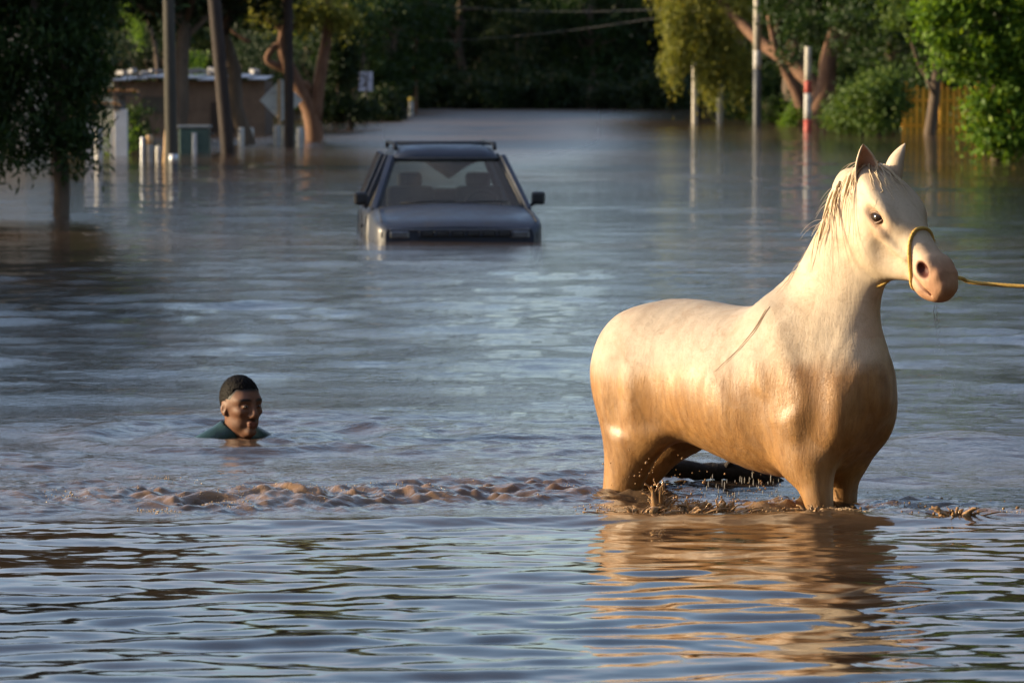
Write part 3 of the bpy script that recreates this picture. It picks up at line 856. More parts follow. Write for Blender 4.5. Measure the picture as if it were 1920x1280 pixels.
# overhead cables
def cable(a, b, sag, label):
    a, b = np.array(a), np.array(b)
    P = [a + (b - a) * t - np.array([0, 0, sag * 4 * t * (1 - t)]) for t in np.linspace(0, 1, 24)]
    tag(MB().tube(P, .013, 6).build("overhead_cable", M_black, smooth=True), label, "cable")
xa, ya = wpos(779, d=205); xb, yb = wpos(1302, 231)
cable((xa, ya, zat(5, ya)), (xb, yb, zat(14, yb)), .30, "upper slack cable slung across the street between the trees")
cable((xa, ya, zat(78, ya)), (xb, yb, zat(22, yb)), .25, "lower slanting cable slung across the street between the trees")

# ---------------------------------------------------------------- white marker posts along the left kerb
def post(px, ytop, ybot, w, label, mat, group=None, lean=0.0, cap=None, d=None):
    x, y = wpos(px, ybot, d)
    h = zat(ytop, y); r = w / 2 / FPX * y
    t = thing("marker_post", (x, y, 0), label, "post", group)
    P = [(lean * z, 0, z) for z in np.linspace(-.7, h, 6)]
    MB().tube(P + [(lean * (h + .02), 0, h + .02)], [r * 1.05] * 5 + [r, r * .6], 10).build("shaft", mat, t, smooth=True)
    if cap:
        MB().tube([(lean * (h - .16), 0, h - .16), (lean * (h + .012), 0, h + .012)], [r * 1.10, r * 1.06], 10).build("cap_band", cap, t, smooth=True)
    return t
M_tan = weathered("bleached_timber", (.40, .25, .12), (.58, .40, .22), 10, .85, .5, .01, (1, 1, .15))
WP = "stubby white marker post standing in the water by the adobe wall"
for px, a, b, w in ((453, 240, 272, 11), (471, 240, 269, 11)):
    post(px, a, b, w, WP, M_white, "white marker posts by the adobe wall")
WP2 = "white marker post below the diamond sign"
for px, a, b, w in ((520, 236, 272, 13), (535, 236, 271, 12), (563, 240, 276, 13)):
    post(px, a, b, w, WP2, M_whited, "white marker posts below the diamond sign")
post(297, 275, 303, 9, "shortest bright white post, between the grey pole and the tan-topped post", M_white)
post(281, 255, 304, 12, "white post with a tan top beside the shortest bright post", M_whited, cap=M_tan)
post(268, 258, 304, 8, "thin grey post behind the tan-topped post", M_metal)
post(343, 245, 284, 10, "white post with an orange top in front of the green bin", M_white, cap=M_tan)
post(326, 290, 320, 16, "dark stub post at the foot of the grey utility pole", M_dgrey, cap=M_metal)
post(310, 245, 306, 9, "slanting bare timber stake against the grey utility pole", M_tan, lean=.06)
post(318, 208, 303, 9, "upright bleached timber stake against the grey utility pole", M_tan, lean=-.01)
post(212, 240, 292, 9, "slim white post beside the gate column", M_white)
post(186, 243, 296, 14, "broad white post half hidden by the feathery tree", M_white)
t = post(771, 183, 212, 9, "small pale post with a yellow top below the brown pole", M_metal, cap=weathered("yellow_cap", (.55, .40, .03), (.70, .52, .06), 12, .5, .1), d=195)

# ---------------------------------------------------------------- gate column with tiled copings
x, y = wpos(228, 292)
t = thing("gate_column", (x, y, 0), "white gate column under two small orange tiled copings", "gate", None)
M_tile = weathered("clay_tile", (.42, .17, .045), (.62, .30, .08), 6, .8, .4, .01)
M_plaster = weathered("pale_plaster", (.52, .50, .46), (.68, .66, .62), 5, .85, .3, .01)
hcol = zat(205, y)
MB().box((0, 0, hcol / 2 - .35), (.26, .30, hcol + .7)).build("column", M_plaster, t, bevel=.01)
MB().box((-.62, .1, hcol * .45 - .35), (.30, .26, hcol * .55 + .7)).build("side_pier", M_plaster, t, bevel=.01)
def tiles(x0, x1, z0, slope, yoff):
    MB().box(((x0 + x1) / 2, yoff, z0 - .05 + slope * .5 * (x1 - x0) * 0), (x1 - x0 + .04, .46, .05), Matrix.Rotation(-math.atan(slope), 3, 'Y')).build("coping_board", M_wood_grey, t, bevel=.006)
    n = max(3, int((x1 - x0) / .095)); first = None
    for i in range(n):
        xx = x0 + (i + .5) * (x1 - x0) / n
        zz_ = z0 + slope * (xx - (x0 + x1) / 2)
        if first is None:
            P = []
            for yy in (-.27, 0, .27):
                P.append([(.058 * math.cos(a) * (1 - .12 * (yy > 0)), yy, .055 * math.sin(a)) for a in np.linspace(0, math.pi, 7)])
            first = MB().grid(P).build("roof_tile", M_tile, t, solid=.012)
            o = first
        else:
            o = first.copy(); COL.objects.link(o)
        o.location = (xx, yoff, zz_ + .004 * (i % 3)); o.rotation_euler = (.03 * ((i * 7) % 3 - 1), -math.atan(slope), .02 * ((i * 5) % 3 - 1))
tiles((166 - 228) / FPX * y, (226 - 228) / FPX * y, zat(196, y), -.10, 0)
tiles((193 - 228) / FPX * y, (256 - 228) / FPX * y, zat(173, y), -.02, .55)
MB().box(((224 - 228) / FPX * y, .6, (zat(180, y) - .7) / 2), (.16, .14, zat(180, y) + .7)).build("rear_pier", M_dgrey, t, bevel=.01)

# ---------------------------------------------------------------- adobe house with a low wall and grey sheet roof
x0, y0 = wpos(214, d=126); x1, _ = wpos(498, d=126)
M_adobe = weathered("adobe", (.075, .052, .038), (.15, .105, .072), 2.2, .95, .6, .03)
M_sheet = weathered("grey_roof_sheet", (.30, .30, .31), (.52, .52, .53), 3, .55, .3, .02, metal=.2)
t = thing("adobe_house", ((x0 + x1) / 2, y0, 0), "low brown adobe house with a littered grey sheet roof behind the posts", "house")
w = x1 - x0; hz_ = zat(152, y0)
MB().box((0, 2.0, hz_ / 2 - .35), (w, 4.0, hz_ + .7)).build("wall", M_adobe, t, bevel=.02)
for i in range(9):                                             # sheets laid unevenly along the eaves
    xx = -w / 2 + (i + .5) * w / 9
    P = []
    for yy in np.linspace(-.30, 4.2, 5):
        P.append([(xx - w / 18 - .02 + u * (w / 9 + .04), yy, hz_ + .07 + .10 * (yy + .3) / 4.5 + .018 * math.sin(u * 5 * 2 * math.pi) + .05 * ((i * 37) % 5 - 2) * .4) for u in np.linspace(0, 1, 21)])
    MB().grid(P).build("roof_sheet", M_sheet, t, solid=.006, smooth=True)
rl = np.random.default_rng(3)
M_deb = weathered("grey_litter", (.14, .14, .15), (.34, .33, .32), 4, .8, .5, .02)
for i in range(14):
    a = rl.uniform(0, 3.14)
    MB().box((rl.uniform(-w / 2, w / 2), rl.uniform(-.1, .5), hz_ + .20 + rl.uniform(0, .12)), (rl.uniform(.2, .55), rl.uniform(.1, .25), rl.uniform(.05, .16)), Matrix.Rotation(a, 3, 'Z') @ Matrix.Rotation(rl.uniform(-.3, .3), 3, 'Y')).build("roof_board", M_deb, t, bevel=.01)
MB().box((w * .22, -.012, hz_ * .32), (.7, .03, .9)).build("door", M_wood_dark, t)
MB().box((-w * .22, -.012, hz_ * .55), (.8, .03, .5)).build("window_shutter", M_wood_grey, t)

# pale house up behind the feathery tree
x, y = wpos(20, d=78)
t = thing("pale_house", (x - 2.0, y + 2.0, 0), "pale beige house with sloping grey eaves behind the feathery tree", "house")
M_beige = weathered("beige_plaster", (.46, .37, .26), (.60, .50, .36), 3, .9, .3, .02)
MB().box((0, 0, 1.6), (4.6, 4.0, 4.6)).build("wall", M_beige, t, bevel=.02)
MB().add([(-2.6, -2.4, 4.3), (2.9, -2.4, 2.55), (2.9, 2.4, 2.55), (-2.6, 2.4, 4.3), (-2.6, -2.4, 4.45), (2.9, -2.4, 2.70), (2.9, 2.4, 2.70), (-2.6, 2.4, 4.45)],
         [(0, 1, 2, 3), (4, 7, 6, 5), (0, 4, 5, 1), (1, 5, 6, 2), (2, 6, 7, 3), (3, 7, 4, 0)]).build("roof", M_sheet, t)
MB().box((1.1, -2.01, 1.7), (.9, .05, 1.1)).build("window", M_dgrey, t, bevel=.01)
MB().box((1.1, -2.04, 1.1), (1.1, .12, .08)).build("window_sill", M_plaster, t, bevel=.01)

# ---------------------------------------------------------------- bin, signs
x, y = wpos(366, 287)
t = thing("waste_bin", (x, y, 0), "dark green waste bin standing in the water by the adobe wall", "bin")
M_green = weathered("green_plastic", (.020, .050, .042), (.045, .085, .070), 8, .45, .1)
M_lid = weathered("grey_lid", (.14, .16, .16), (.22, .24, .24), 8, .5, .1)
MB().box((0, 0, .05), (.66, .62, .98)).build("body", M_green, t, bevel=.03)
MB().box((0, -.01, .585), (.72, .68, .06)).build("lid", M_lid, t, bevel=.02)
MB().box((.02, -.335, .12), (.10, .05, .66)).build("rib", M_metal, t, bevel=.01)
for sx in (-.38, .38):
    MB().box((sx, 0, .42), (.06, .30, .05)).build("handle", M_dgrey, t, bevel=.01)

x, y = wpos(528, 266)
t = thing("diamond_sign", (x, y, 0), "pale diamond-shaped traffic sign seen from behind, below the gnarled tree", "sign")
zc = zat(188, y); s = .56
M_signback = weathered("bare_sign_metal", (.44, .46, .46), (.60, .62, .60), 4, .5, .1, metal=.3)
dm = [(0, 0, s), (-s * 1.0, 0, 0), (0, 0, -s), (s * 1.0, 0, 0)]
MB().add([(p[0], -.012, p[2] + zc) for p in dm] + [(p[0], .012, p[2] + zc) for p in dm], [(0, 1, 2, 3), (7, 6, 5, 4), (0, 4, 5, 1), (1, 5, 6, 2), (2, 6, 7, 3), (3, 7, 4, 0)]).build("panel", M_signback, t)
MB().box((-.05, -.045, (zc + s - .05) / 2 - .35), (.075, .06, zc + s + .7)).build("post", M_tan, t, bevel=.006)
for dz in (-.2, .2):
    MB().box((0, -.026, zc + dz), (.55, .025, .05)).build("bracket", M_metal, t)

x, y = wpos(686, 236)
t = thing("rectangular_sign", (x, y, 0), "small pale blue-grey rectangular sign in front of dark shrubs", "sign")
M_pale = weathered("faded_sign", (.32, .34, .42), (.44, .46, .54), 6, .5, .1)
MB().box((0, 0, zat(153, y)), (.50, .03, .68)).build("panel", M_pale, t, bevel=.01)
MB().tube([(0, .05, -.7), (0, .05, zat(140, y))], .03, 8).build("post", M_dgrey, t, smooth=True)

# ---------------------------------------------------------------- yellow picket fence on the right bank
xf0, yf = wpos(1690, 251); xf1, _ = wpos(1905, 251)
t = thing("yellow_fence", (xf0, yf, 0), "yellow picket fence of upright slats at the water behind the leafy tree", "fence")
M_yel = weathered("yellow_paint", (.60, .29, .014), (.78, .41, .030), 5, .6, .3, .01, (1, 1, .2))
W_ = xf1 - xf0; n = int(W_ / .175); first = None
rf = np.random.default_rng(8)
for i in range(n):
    hgt = 1.42
    if first is None:
        first = MB().add([(-.06, -.012, -.6), (.06, -.012, -.6), (.06, -.012, hgt - .08), (0, -.012, hgt), (-.06, -.012, hgt - .08), (-.06, .012, -.6), (.06, .012, -.6), (.06, .012, hgt - .08), (0, .012, hgt), (-.06, .012, hgt - .08)],
                         [(0, 1, 2, 3, 4), (9, 8, 7, 6, 5), (0, 5, 6, 1), (1, 6, 7, 2), (2, 7, 8, 3), (3, 8, 9, 4), (4, 9, 5, 0)]).build("slat", M_yel, t)
        o = first
    else:
        o = first.copy(); COL.objects.link(o)
    o.location = ((i + .5) * W_ / n, 0, rf.uniform(-.05, .03)); o.rotation_euler = (0, rf.normal(0, .012), 0)
for z in (.25, 1.0):
    MB().box((W_ / 2, .045, z), (W_, .05, .09)).build("rail", M_yel, t, bevel=.006)
for i in range(4):
    MB().box((.1 + i * (W_ - .2) / 3, .10, .45), (.11, .10, 2.2)).build("fence_post", M_yel, t, bevel=.008)
x, y = wpos(1750, 252)
std_tree("fence_tree", (x, y, 0), "slim dark trunk standing against the yellow fence", None, 7.5, 1.8, 2.6, 6000, .18, M_leaf_mid, 52, .17, nclump=22, spread=.2)
# ---------------------------------------------------------------- the flooded car
CX, CY = wpos(862, d=42.4)
CSINK = .80
car = thing("flooded_car", (CX, CY, -CSINK), "dark blue dusty off-road car flooded to its bonnet in the street", "car", rz=R(4.5))
def paint():
    m, nt, b = new_mat("dusty_blue_paint")
    tc = N(nt, "ShaderNodeTexCoord")
    n1 = noise(nt, tc.outputs["Object"], 2.2, 6.0, .65); n2 = noise(nt, tc.outputs["Object"], 30, 3.0)
    r = ramp(nt, n1.outputs[0], [(.35, (.007, .016, .040)), (.60, (.014, .024, .046)), (.82, (.060, .052, .040))])
    nt.links.new(mixc(nt, .25, r.outputs[0], mixc(nt, n2.outputs[0], (.008, .014, .026), (.045, .045, .045))), b.inputs["Base Color"])
    rr = ramp(nt, n1.outputs[0], [(.35, .42), (.7, .8)])
    nt.links.new(rr.outputs[0], b.inputs["Roughness"])
    b.inputs["Coat Weight"].default_value = .2; b.inputs["Coat Roughness"].default_value = .25
    return m
M_paint = paint()
M_int = weathered("dark_upholstery", (.035, .036, .036), (.070, .070, .066), 14, .9, .3)
M_head = weathered("sagging_headliner", (.050, .036, .028), (.11, .075, .05), 5, .95, .4)
M_chr = weathered("dull_trim", (.10, .11, .13), (.20, .21, .23), 12, .35, .1, metal=.6)
M_glass, nt, b = new_mat("dusty_glass")
tr_ = N(nt, "ShaderNodeBsdfTransparent"); tr_.inputs[0].default_value = (.80, .86, .83, 1)
gl = N(nt, "ShaderNodeBsdfGlossy"); gl.inputs["Roughness"].default_value = .06
df = N(nt, "ShaderNodeBsdfDiffuse"); df.inputs[0].default_value = (.16, .15, .12, 1)
fr = N(nt, "ShaderNodeFresnel"); fr.inputs[0].default_value = 1.45
tc = N(nt, "ShaderNodeTexCoord"); nz = noise(nt, tc.outputs["Object"], 3.0, 5.0, .65)
dr = ramp(nt, nz.outputs[0], [(.35, .16), (.75, .42)])
m1 = N(nt, "ShaderNodeMixShader"); nt.links.new(fr.outputs[0], m1.inputs[0]); nt.links.new(tr_.outputs[0], m1.inputs[1]); nt.links.new(gl.outputs[0], m1.inputs[2])
m2 = N(nt, "ShaderNodeMixShader"); nt.links.new(dr.outputs[0], m2.inputs[0]); nt.links.new(m1.outputs[0], m2.inputs[1]); nt.links.new(df.outputs[0], m2.inputs[2])
nt.links.new(m2.outputs[0], nt.nodes["Material Output"].inputs[0])

# lower body: sections along the length (y back from the nose); each (half-width at sill, at shoulder, shoulder z, top z in the middle, top z at edge)
secs = [(0.00, .70, .740, .93, .955, .935), (.05, .76, .800, .965, .995, .970), (.16, .80, .830, .995, 1.030, 1.005), (.45, .82, .845, 1.020, 1.075, 1.040), (.85, .83, .850, 1.045, 1.115, 1.070), (1.20, .835, .850, 1.065, 1.150, 1.100),
        (1.32, .835, .850, 1.070, 1.120, 1.100)]
P = []
def section(y, ws, wsh, zsh, zm, ze):
    half = [(-.0, .42), (ws * .9, .36), (ws, .50), (wsh, .74), (wsh, zsh - .05), (wsh - .02, zsh), (wsh - .07, ze), (wsh - .30, ze + (zm - ze) * .55), (.22, zm - .004), (0, zm)]
    return [(-a, y, z) for a, z in half] + [(a, y, z) for a, z in reversed(half[:-1])]
for s in secs:
    P.append(section(*s))
mb = MB().grid(P)
mb.add([p for p in P[0]], [tuple(range(len(P[0])))])                 # nose
bonnet = mb.build("bonnet_and_wings", M_paint, car, smooth=True)
# cabin sides below the windows and tail
P = []
for y, wsh in ((1.32, .850), (1.9, .855), (2.6, .855), (3.3, .850), (4.0, .835), (4.40, .80)):
    P.append([(-wsh + .03, y, .36), (-wsh, y, .50), (-wsh - .005, y, .80), (-wsh + .005, y, 1.02), (-wsh + .045, y, 1.095)])
for sg in (1, -1):
    MB().grid([[(p[0] * sg, p[1], p[2]) for p in r] for r in P]).build("side_panel", M_paint, car, smooth=True, solid=.02)
MB().box((0, 4.40, .72), (1.60, .06, .74)).build("tailgate", M_paint, car, bevel=.02)
MB().box((0, 2.9, .42), (1.58, 3.1, .06)).build("cabin_floor", M_black, car)
# pillars and roof
zr, ya, yb_ = 1.585, 2.02, 4.25
def roofpt(u, v):
    """u -1..1 across, v 0..1 along"""
    w = (.575 if v > .06 else .56) + .02 * math.sin(v * math.pi)
    yy = ya - .03 + (yb_ - ya + .03) * v
    return (u * w, yy, zr + .150 * (1 - abs(u) ** 7) * (.25 + .75 * min(v * 5, 1) ** .6) - .02 * v * v)
MB().grid([[roofpt(u, v) for u in np.linspace(-1, 1, 15)] for v in np.linspace(0, 1, 11)]).build("roof", M_paint, car, smooth=True, solid=.035)
for sg in (-1, 1):
    def bar(a, b, w, d, nm, m=M_paint):
        a, b = Vector(a), Vector(b)
        t = (b - a).normalized(); rot = t.to_track_quat('Z', 'Y').to_matrix()
        MB().box((a + b) / 2, (w, d, (b - a).length + .03), rot).build(nm, m, car, bevel=.012)
    bar((sg * .790, 1.30, 1.08), (sg * .580, 1.99, 1.60), .062, .075, "windscreen_pillar")
    bar((sg * .820, 2.30, 1.08), (sg * .590, 2.38, 1.60), .05, .10, "door_pillar")
    bar((sg * .815, 3.20, 1.08), (sg * .590, 3.24, 1.60), .05, .10, "rear_door_pillar")
    bar((sg * .785, 4.38, 1.08), (sg * .575, 4.20, 1.60), .06, .12, "tail_pillar")
    # side windows
    for (y0_, y1_, t0, t1) in ((1.40, 2.27, 2.03, 2.35), (2.34, 3.17, 2.42, 3.21), (3.24, 4.33, 3.27, 4.17)):
        MB().add([(sg * .812, y0_, 1.09), (sg * .812, y1_, 1.09), (sg * .588, t1, 1.585), (sg * .588, t0, 1.585)], [(0, 1, 2, 3)]).build("side_window", M_glass, car)
    # roof rails
    MB().tube([(sg * .52, 2.30, 1.69), (sg * .52, 2.38, 1.745), (sg * .52, 4.0, 1.745), (sg * .52, 4.08, 1.69)], .022, 8).build("roof_rail", M_black, car, smooth=True)
for yy in (2.6, 3.1, 3.6, 3.95):
    MB().tube([(-.52, yy, 1.738), (.52, yy, 1.738)], .011, 8).build("rack_bar", M_black, car, smooth=True)
# windscreen, curved
def ws(u, v):
    w = .745 + (.548 - .745) * v
    return (u * w, 1.34 + (2.00 - 1.34) * v - .09 * (1 - u * u) * (1 - .3 * v), 1.105 + (1.59 - 1.105) * v)
wsg = MB().grid([[ws(u, v) for u in np.linspace(-1, 1, 13)] for v in np.linspace(0, 1, 7)]).build("windscreen", M_glass, car, smooth=True)
fm = MB()
for u0, v0, u1, v1 in ((-1, 0, 1, 0), (-1, 1, 1, 1)):
    fm.tube([np.array(ws(u0 + (u1 - u0) * t, v0)) + np.array([0, -.012, 0]) for t in np.linspace(0, 1, 13)], .022, 6)
for u in (-1, 1):
    fm.tube([np.array(ws(u, t)) + np.array([0, -.008, 0]) for t in np.linspace(0, 1, 7)], .018, 6)
fm.build("windscreen_seal", M_black, wsg, smooth=True)
MB().add([(-.70, 4.395, 1.10), (.70, 4.395, 1.10), (.54, 4.23, 1.57), (-.54, 4.23, 1.57)], [(0, 1, 2, 3)]).build("rear_window", M_glass, car)
# scuttle, wipers
MB().grid([[(u * .76, 1.19 + .09 * u * u, 1.142 - .035 * abs(u) ** 2), (u * .77, 1.34 + .04 * u * u, 1.128 - .02 * abs(u) ** 2)] for u in np.linspace(-1, 1, 13)][::1]).build("scuttle", M_black, car, smooth=True, solid=.01)
for xa_, xb_ in ((-.52, .05), (.02, .58)):
    MB().tube([(xa_, 1.235, 1.150), ((xa_ + xb_) / 2, 1.245, 1.172), (xb_, 1.262, 1.168)], [.010, .009, .006], 6).build("wiper", M_black, car, smooth=True)
# nose: grille with six slots, lamps, bumper
for i in range(6):
    xx = -.36 + (i + .5) * 1.0 / 6 * .92 - .10 + .06
    MB().box((xx, -.006, .885), (.122, .05, .050)).build("grille_slot", M_black, car, bevel=.008)
MB().box((0, .012, .925), (1.40, .05, .018)).build("bonnet_lip", M_chr, car, bevel=.006)
for i in range(7):
    xx = -.36 + i / 6 * .92 - .04
    MB().box((xx, -.016, .885), (.020, .05, .055)).build("grille_bar", M_paint, car, bevel=.004)
for sg in (-1, 1):
    MB().box((sg * .60, .03, .875), (.20, .09, .085)).build("headlamp", M_chr, car, bevel=.02)
    MB().box((sg * .745, .09, .875), (.085, .14, .085)).build("side_lamp", M_dgrey, car, bevel=.02)
    # door mirrors
    MB().box((sg * .915, 1.55, 1.195), (.14, .10, .135)).build("mirror", M_black, car, bevel=.03)
    MB().tube([(sg * .84, 1.52, 1.12), (sg * .88, 1.54, 1.16)], .022, 8).build("mirror_arm", M_black, car, smooth=True)
    # wheels, under water
    for yy in (.72, 3.55):
        wh = MB().tube([(sg * .62, yy, .36), (sg * .66, yy, .36), (sg * .84, yy, .36), (sg * .86, yy, .36)], [.32, .36, .36, .32], 24).build("wheel", M_black, car, smooth=False)
        MB().tube([(sg * .80, yy, .36), (sg * .868, yy, .36)], .21, 16).build("rim", M_chr, wh)
MB().box((0, -.03, .58), (1.66, .16, .22)).build("bumper", M_black, car, bevel=.04)
# bonnet seams, badge strip and door gaps
for sg in (-1, 1):
    MB().tube([(sg * .775, .10, 1.003), (sg * .770, .45, 1.052), (sg * .765, .85, 1.083), (sg * .745, 1.18, 1.115)], .007, 6).build("bonnet_seam", M_black, car, smooth=True)
    for yy in (1.42, 2.34, 3.22):
        MB().tube([(sg * .872, yy, .50), (sg * .876, yy, .80), (sg * .868, yy, 1.02)], .006, 6).build("door_gap", M_black, car, smooth=True)
    MB().box((sg * .885, 2.15, .90), (.03, .16, .03)).build("door_handle", M_black, car, bevel=.008)
# interior
MB().box((0, 1.62, .98), (1.46, .46, .18)).build("dashboard", M_int, car, bevel=.05)
for sx in (-.36, .36):
    sb = MB().box((sx, 2.42, 1.02), (.50, .14, .56), Matrix.Rotation(-.2, 3, 'X')).build("seat_back", M_int, car, bevel=.05)
    MB().box((sx, 2.52, 1.36), (.26, .10, .16)).build("headrest", M_int, sb, bevel=.04)
    MB().box((sx, 2.15, .70), (.50, .52, .16)).build("seat_cushion", M_int, car, bevel=.05)
MB().box((0, 3.42, 1.00), (1.30, .14, .50), Matrix.Rotation(-.2, 3, 'X')).build("rear_seat", M_int, car, bevel=.05)
wheel_pts = [(.36 + .18 * math.cos(a), 1.86 + .08 * math.sin(a), 1.10 + .16 * math.sin(a)) for a in np.linspace(0, 2 * math.pi, 25)]
MB().tube(wheel_pts, .016, 6, cap=False).build("steering_wheel", M_black, car, smooth=True)
# headliner hanging down in the middle
MB().grid([[(u * .53, ya + .05 + (yb_ - ya - .1) * v, 1.575 - .015 - .20 * max(0, 1 - abs(u - .12) / (.55 if u < .12 else .5)) ** 1.15 * math.exp(-((v - .30) / .45) ** 2)) for u in np.linspace(-1, 1, 21)] for v in np.linspace(0, 1, 9)]).build("headliner", M_head, car, smooth=True)
# ---------------------------------------------------------------- the horse
DEPTH = 0.60
PHI = R(47.0)
HX, HY = 0.915, 16.41
horse = thing("horse", (HX, HY, -DEPTH), "wet cream horse with tan lower body wading knee-deep, led by a rope", "horse", rz=-PHI)

hf = Field()
# trunk: x, top, bottom, half-width
tr = [(-.680, 1.100, .985, .045), (-.640, 1.185, .935, .120), (-.57, 1.275, .885, .180), (-.46, 1.345, .840, .218),
      (-.30, 1.358, .805, .234), (-.10, 1.342, .758, .260), (.10, 1.345, .706, .268), (.25, 1.382, .690, .240),
      (.37, 1.395, .715, .205), (.47, 1.345, .770, .180), (.555, 1.255, .830, .150), (.62, 1.140, .900, .095)]
hf.gencyl([(x, 0, b + (t - b) * .48, w, (t - b) * .48, (t - b) * .52) for x, t, b, w in tr], k=.02, m=34)
# neck
hf.gencyl([(.29, 0, 1.10, .180, .24, .26), (.370, 0, 1.275, .135, .205, .225), (.445, 0, 1.43, .105, .215, .185), (.515, 0, 1.58, .086, .200, .158),
           (.575, 0, 1.705, .077, .128, .125), (.615, 0, 1.785, .068, .085, .088)], k=.10)
# muscles
for sd in (-1, 1):
    ca, sa = math.cos(R(62)), math.sin(R(62))
    hf.ell((.345, sd * .150, 1.09), (.25, .070, .105), k=.08, rot=[[-ca, 0, sa], [0, 1, 0], [sa, 0, ca]])      # shoulder blade
    hf.ell((.450, sd * .125, .95), (.115, .070, .125), k=.09)                                                 # point of shoulder
    hf.ell((.560, sd * .080, .975), (.080, .085, .125), k=.05)                                                # breast
    hf.ell((-.47, sd * .150, 1.06), (.19, .090, .20), k=.10)                                                  # thigh
    hf.ell((-.565, sd * .105, 1.00), (.095, .080, .18), k=.09)                                                # buttock
    hf.ell((-.395 - (.04 if sd > 0 else 0), sd * .155, .915), (.085, .050, .13), k=.09)                                                # stifle
# hind legs (near side is -y); the far one trails
for sd, dx in ((-1, 0.0), (1, -.19)):
    y = sd * .125
    hf.gencyl([(-.46 + dx * .2, sd * .13, 1.02, .105, .18, .19), (-.490 + dx * .3, y, .88, .100, .150, .150), (-.530 + dx * .6, y, .74, .084, .115, .110), (-.565 + dx * .9, y, .625, .068, .090, .084),
               (-.605 + dx, y, .53, .052, .066, .066), (-.600 + dx, y, .42, .040, .046, .046), (-.585 + dx, y, .24, .036, .038, .038), (-.572 + dx, y, .15, .042, .045, .045),
               (-.545 + dx, y, .075, .042, .046, .046), (-.53 + dx, y, .045, .055, .062, .062), (-.52 + dx, y, .012, .060, .070, .070)], k=.06)
# fore legs
for sd, dx, yy in ((-1, .03, .118), (1, -.055, .105)):
    y = sd * yy
    hf.gencyl([(.385, sd * .135, 1.00, .070, .14, .14), (.400 + dx * .4, y, .88, .082, .150, .125), (.412 + dx * .6, y, .79, .074, .118, .098), (.432 + dx * .85, y, .70, .062, .078, .074), (.452 + dx, y, .60, .049, .054, .055), (.462 + dx, y, .50, .046, .050, .050),
               (.468 + dx, y, .44, .048, .052, .050), (.463 + dx, y, .37, .037, .038, .038), (.460 + dx, y, .20, .033, .036, .036), (.463 + dx, y, .13, .038, .042, .042),
               (.485 + dx, y, .065, .040, .044, .044), (.497 + dx, y, .04, .052, .058, .058), (.505 + dx, y, .012, .057, .066, .066)], k=.05)
    hf.ell((.375 + dx * .3, sd * .135, .815), (.085, .050, .085), k=.05)
hf.ell((.520, -.015, 1.79), (.055, .050, .085), k=.06)                                                          # heap of wet mane on the crest
# soft grooves between the muscles
for sd in (-1, 1):
    hf.gencyl([(.455, sd * .225, 1.30, .012, .02), (.530, sd * .230, 1.12, .016, .022), (.550, sd * .225, .97, .016, .022), (.525, sd * .215, .85, .012, .02)], k=.08, op='s')
    hf.gencyl([(.16, sd * .285, 1.20, .010, .02), (.20, sd * .292, 1.02, .014, .025), (.25, sd * .270, .86, .014, .025)], k=.06, op='s')
    hf.gencyl([(-.27, sd * .285, 1.14, .012, .03), (-.29, sd * .275, 1.00, .016, .03), (-.30, sd * .250, .88, .014, .03)], k=.07, op='s')
for sd in (-1, 1):
    hf.gencyl([(.235, sd * .235, 1.36, .010, .02), (.33, sd * .258, 1.17, .012, .02), (.425, sd * .258, 1.00, .010, .02)], k=.06, op='s')          # edge of the shoulder blade
    hf.gencyl([(.300, sd * .280, 1.00, .010, .018), (.270, sd * .282, .90, .012, .02), (.290, sd * .262, .80, .010, .018)], k=.06, op='s')         # behind the elbow
    hf.gencyl([(.56, sd * .120, 1.60, .010, .02), (.56, sd * .150, 1.42, .013, .025), (.57, sd * .165, 1.25, .012, .02)], k=.05, op='s')           # jugular groove
    hf.gencyl([(-.50, sd * .270, 1.10, .010, .02), (-.485, sd * .262, .98, .012, .02), (-.50, sd * .245, .86, .010, .02)], k=.05, op='s')           # thigh line
    hf.ell((.400, sd * .150, .80), (.062, .036, .080), k=.035)                                                  # forearm
    for q in range(5):                                                                                          # faint ribs
        xx = .04 - .085 * q
        hf.gencyl([(xx + .03, sd * .292, 1.13, .006, .012), (xx, sd * .298, 1.00, .008, .014), (xx + .02, sd * .285, .88, .006, .012)], k=.035, op='s')
# head frame
PSI = R(-5.0)
hp = np.array([.665, 0.0, 1.852])
fw = np.array([math.cos(PSI), math.sin(PSI), 0]); up = np.array([0, 0, 1.0])
HPITCH = R(41.5)
hA = fw * math.cos(HPITCH) - up * math.sin(HPITCH)
hV = fw * math.sin(HPITCH) + up * math.cos(HPITCH)
hU = np.array([-math.sin(PSI), math.cos(PSI), 0])
HS = 0.935
def H(a, u, v):
    return hp + HS * (hA * a + hU * u + hV * v)
hs = [(-.035, .064, -.115, -.010), (.03, .090, -.165, .004), (.10, .110, -.220, .012), (.17, .115, -.262, .014), (.235, .098, -.265, .010), (.30, .077, -.232, .004),
      (.37, .063, -.184, -.002), (.43, .059, -.156, -.004), (.475, .060, -.152, -.002), (.515, .060, -.150, -.006), (.553, .053, -.140, -.018), (.573, .040, -.118, -.040)]
hst = []
for a, w, lo, hi in hs:
    c = H(a, 0, lo + (hi - lo) * .56)
    hst.append((*c, w, (hi - lo) * .44, (hi - lo) * .56))
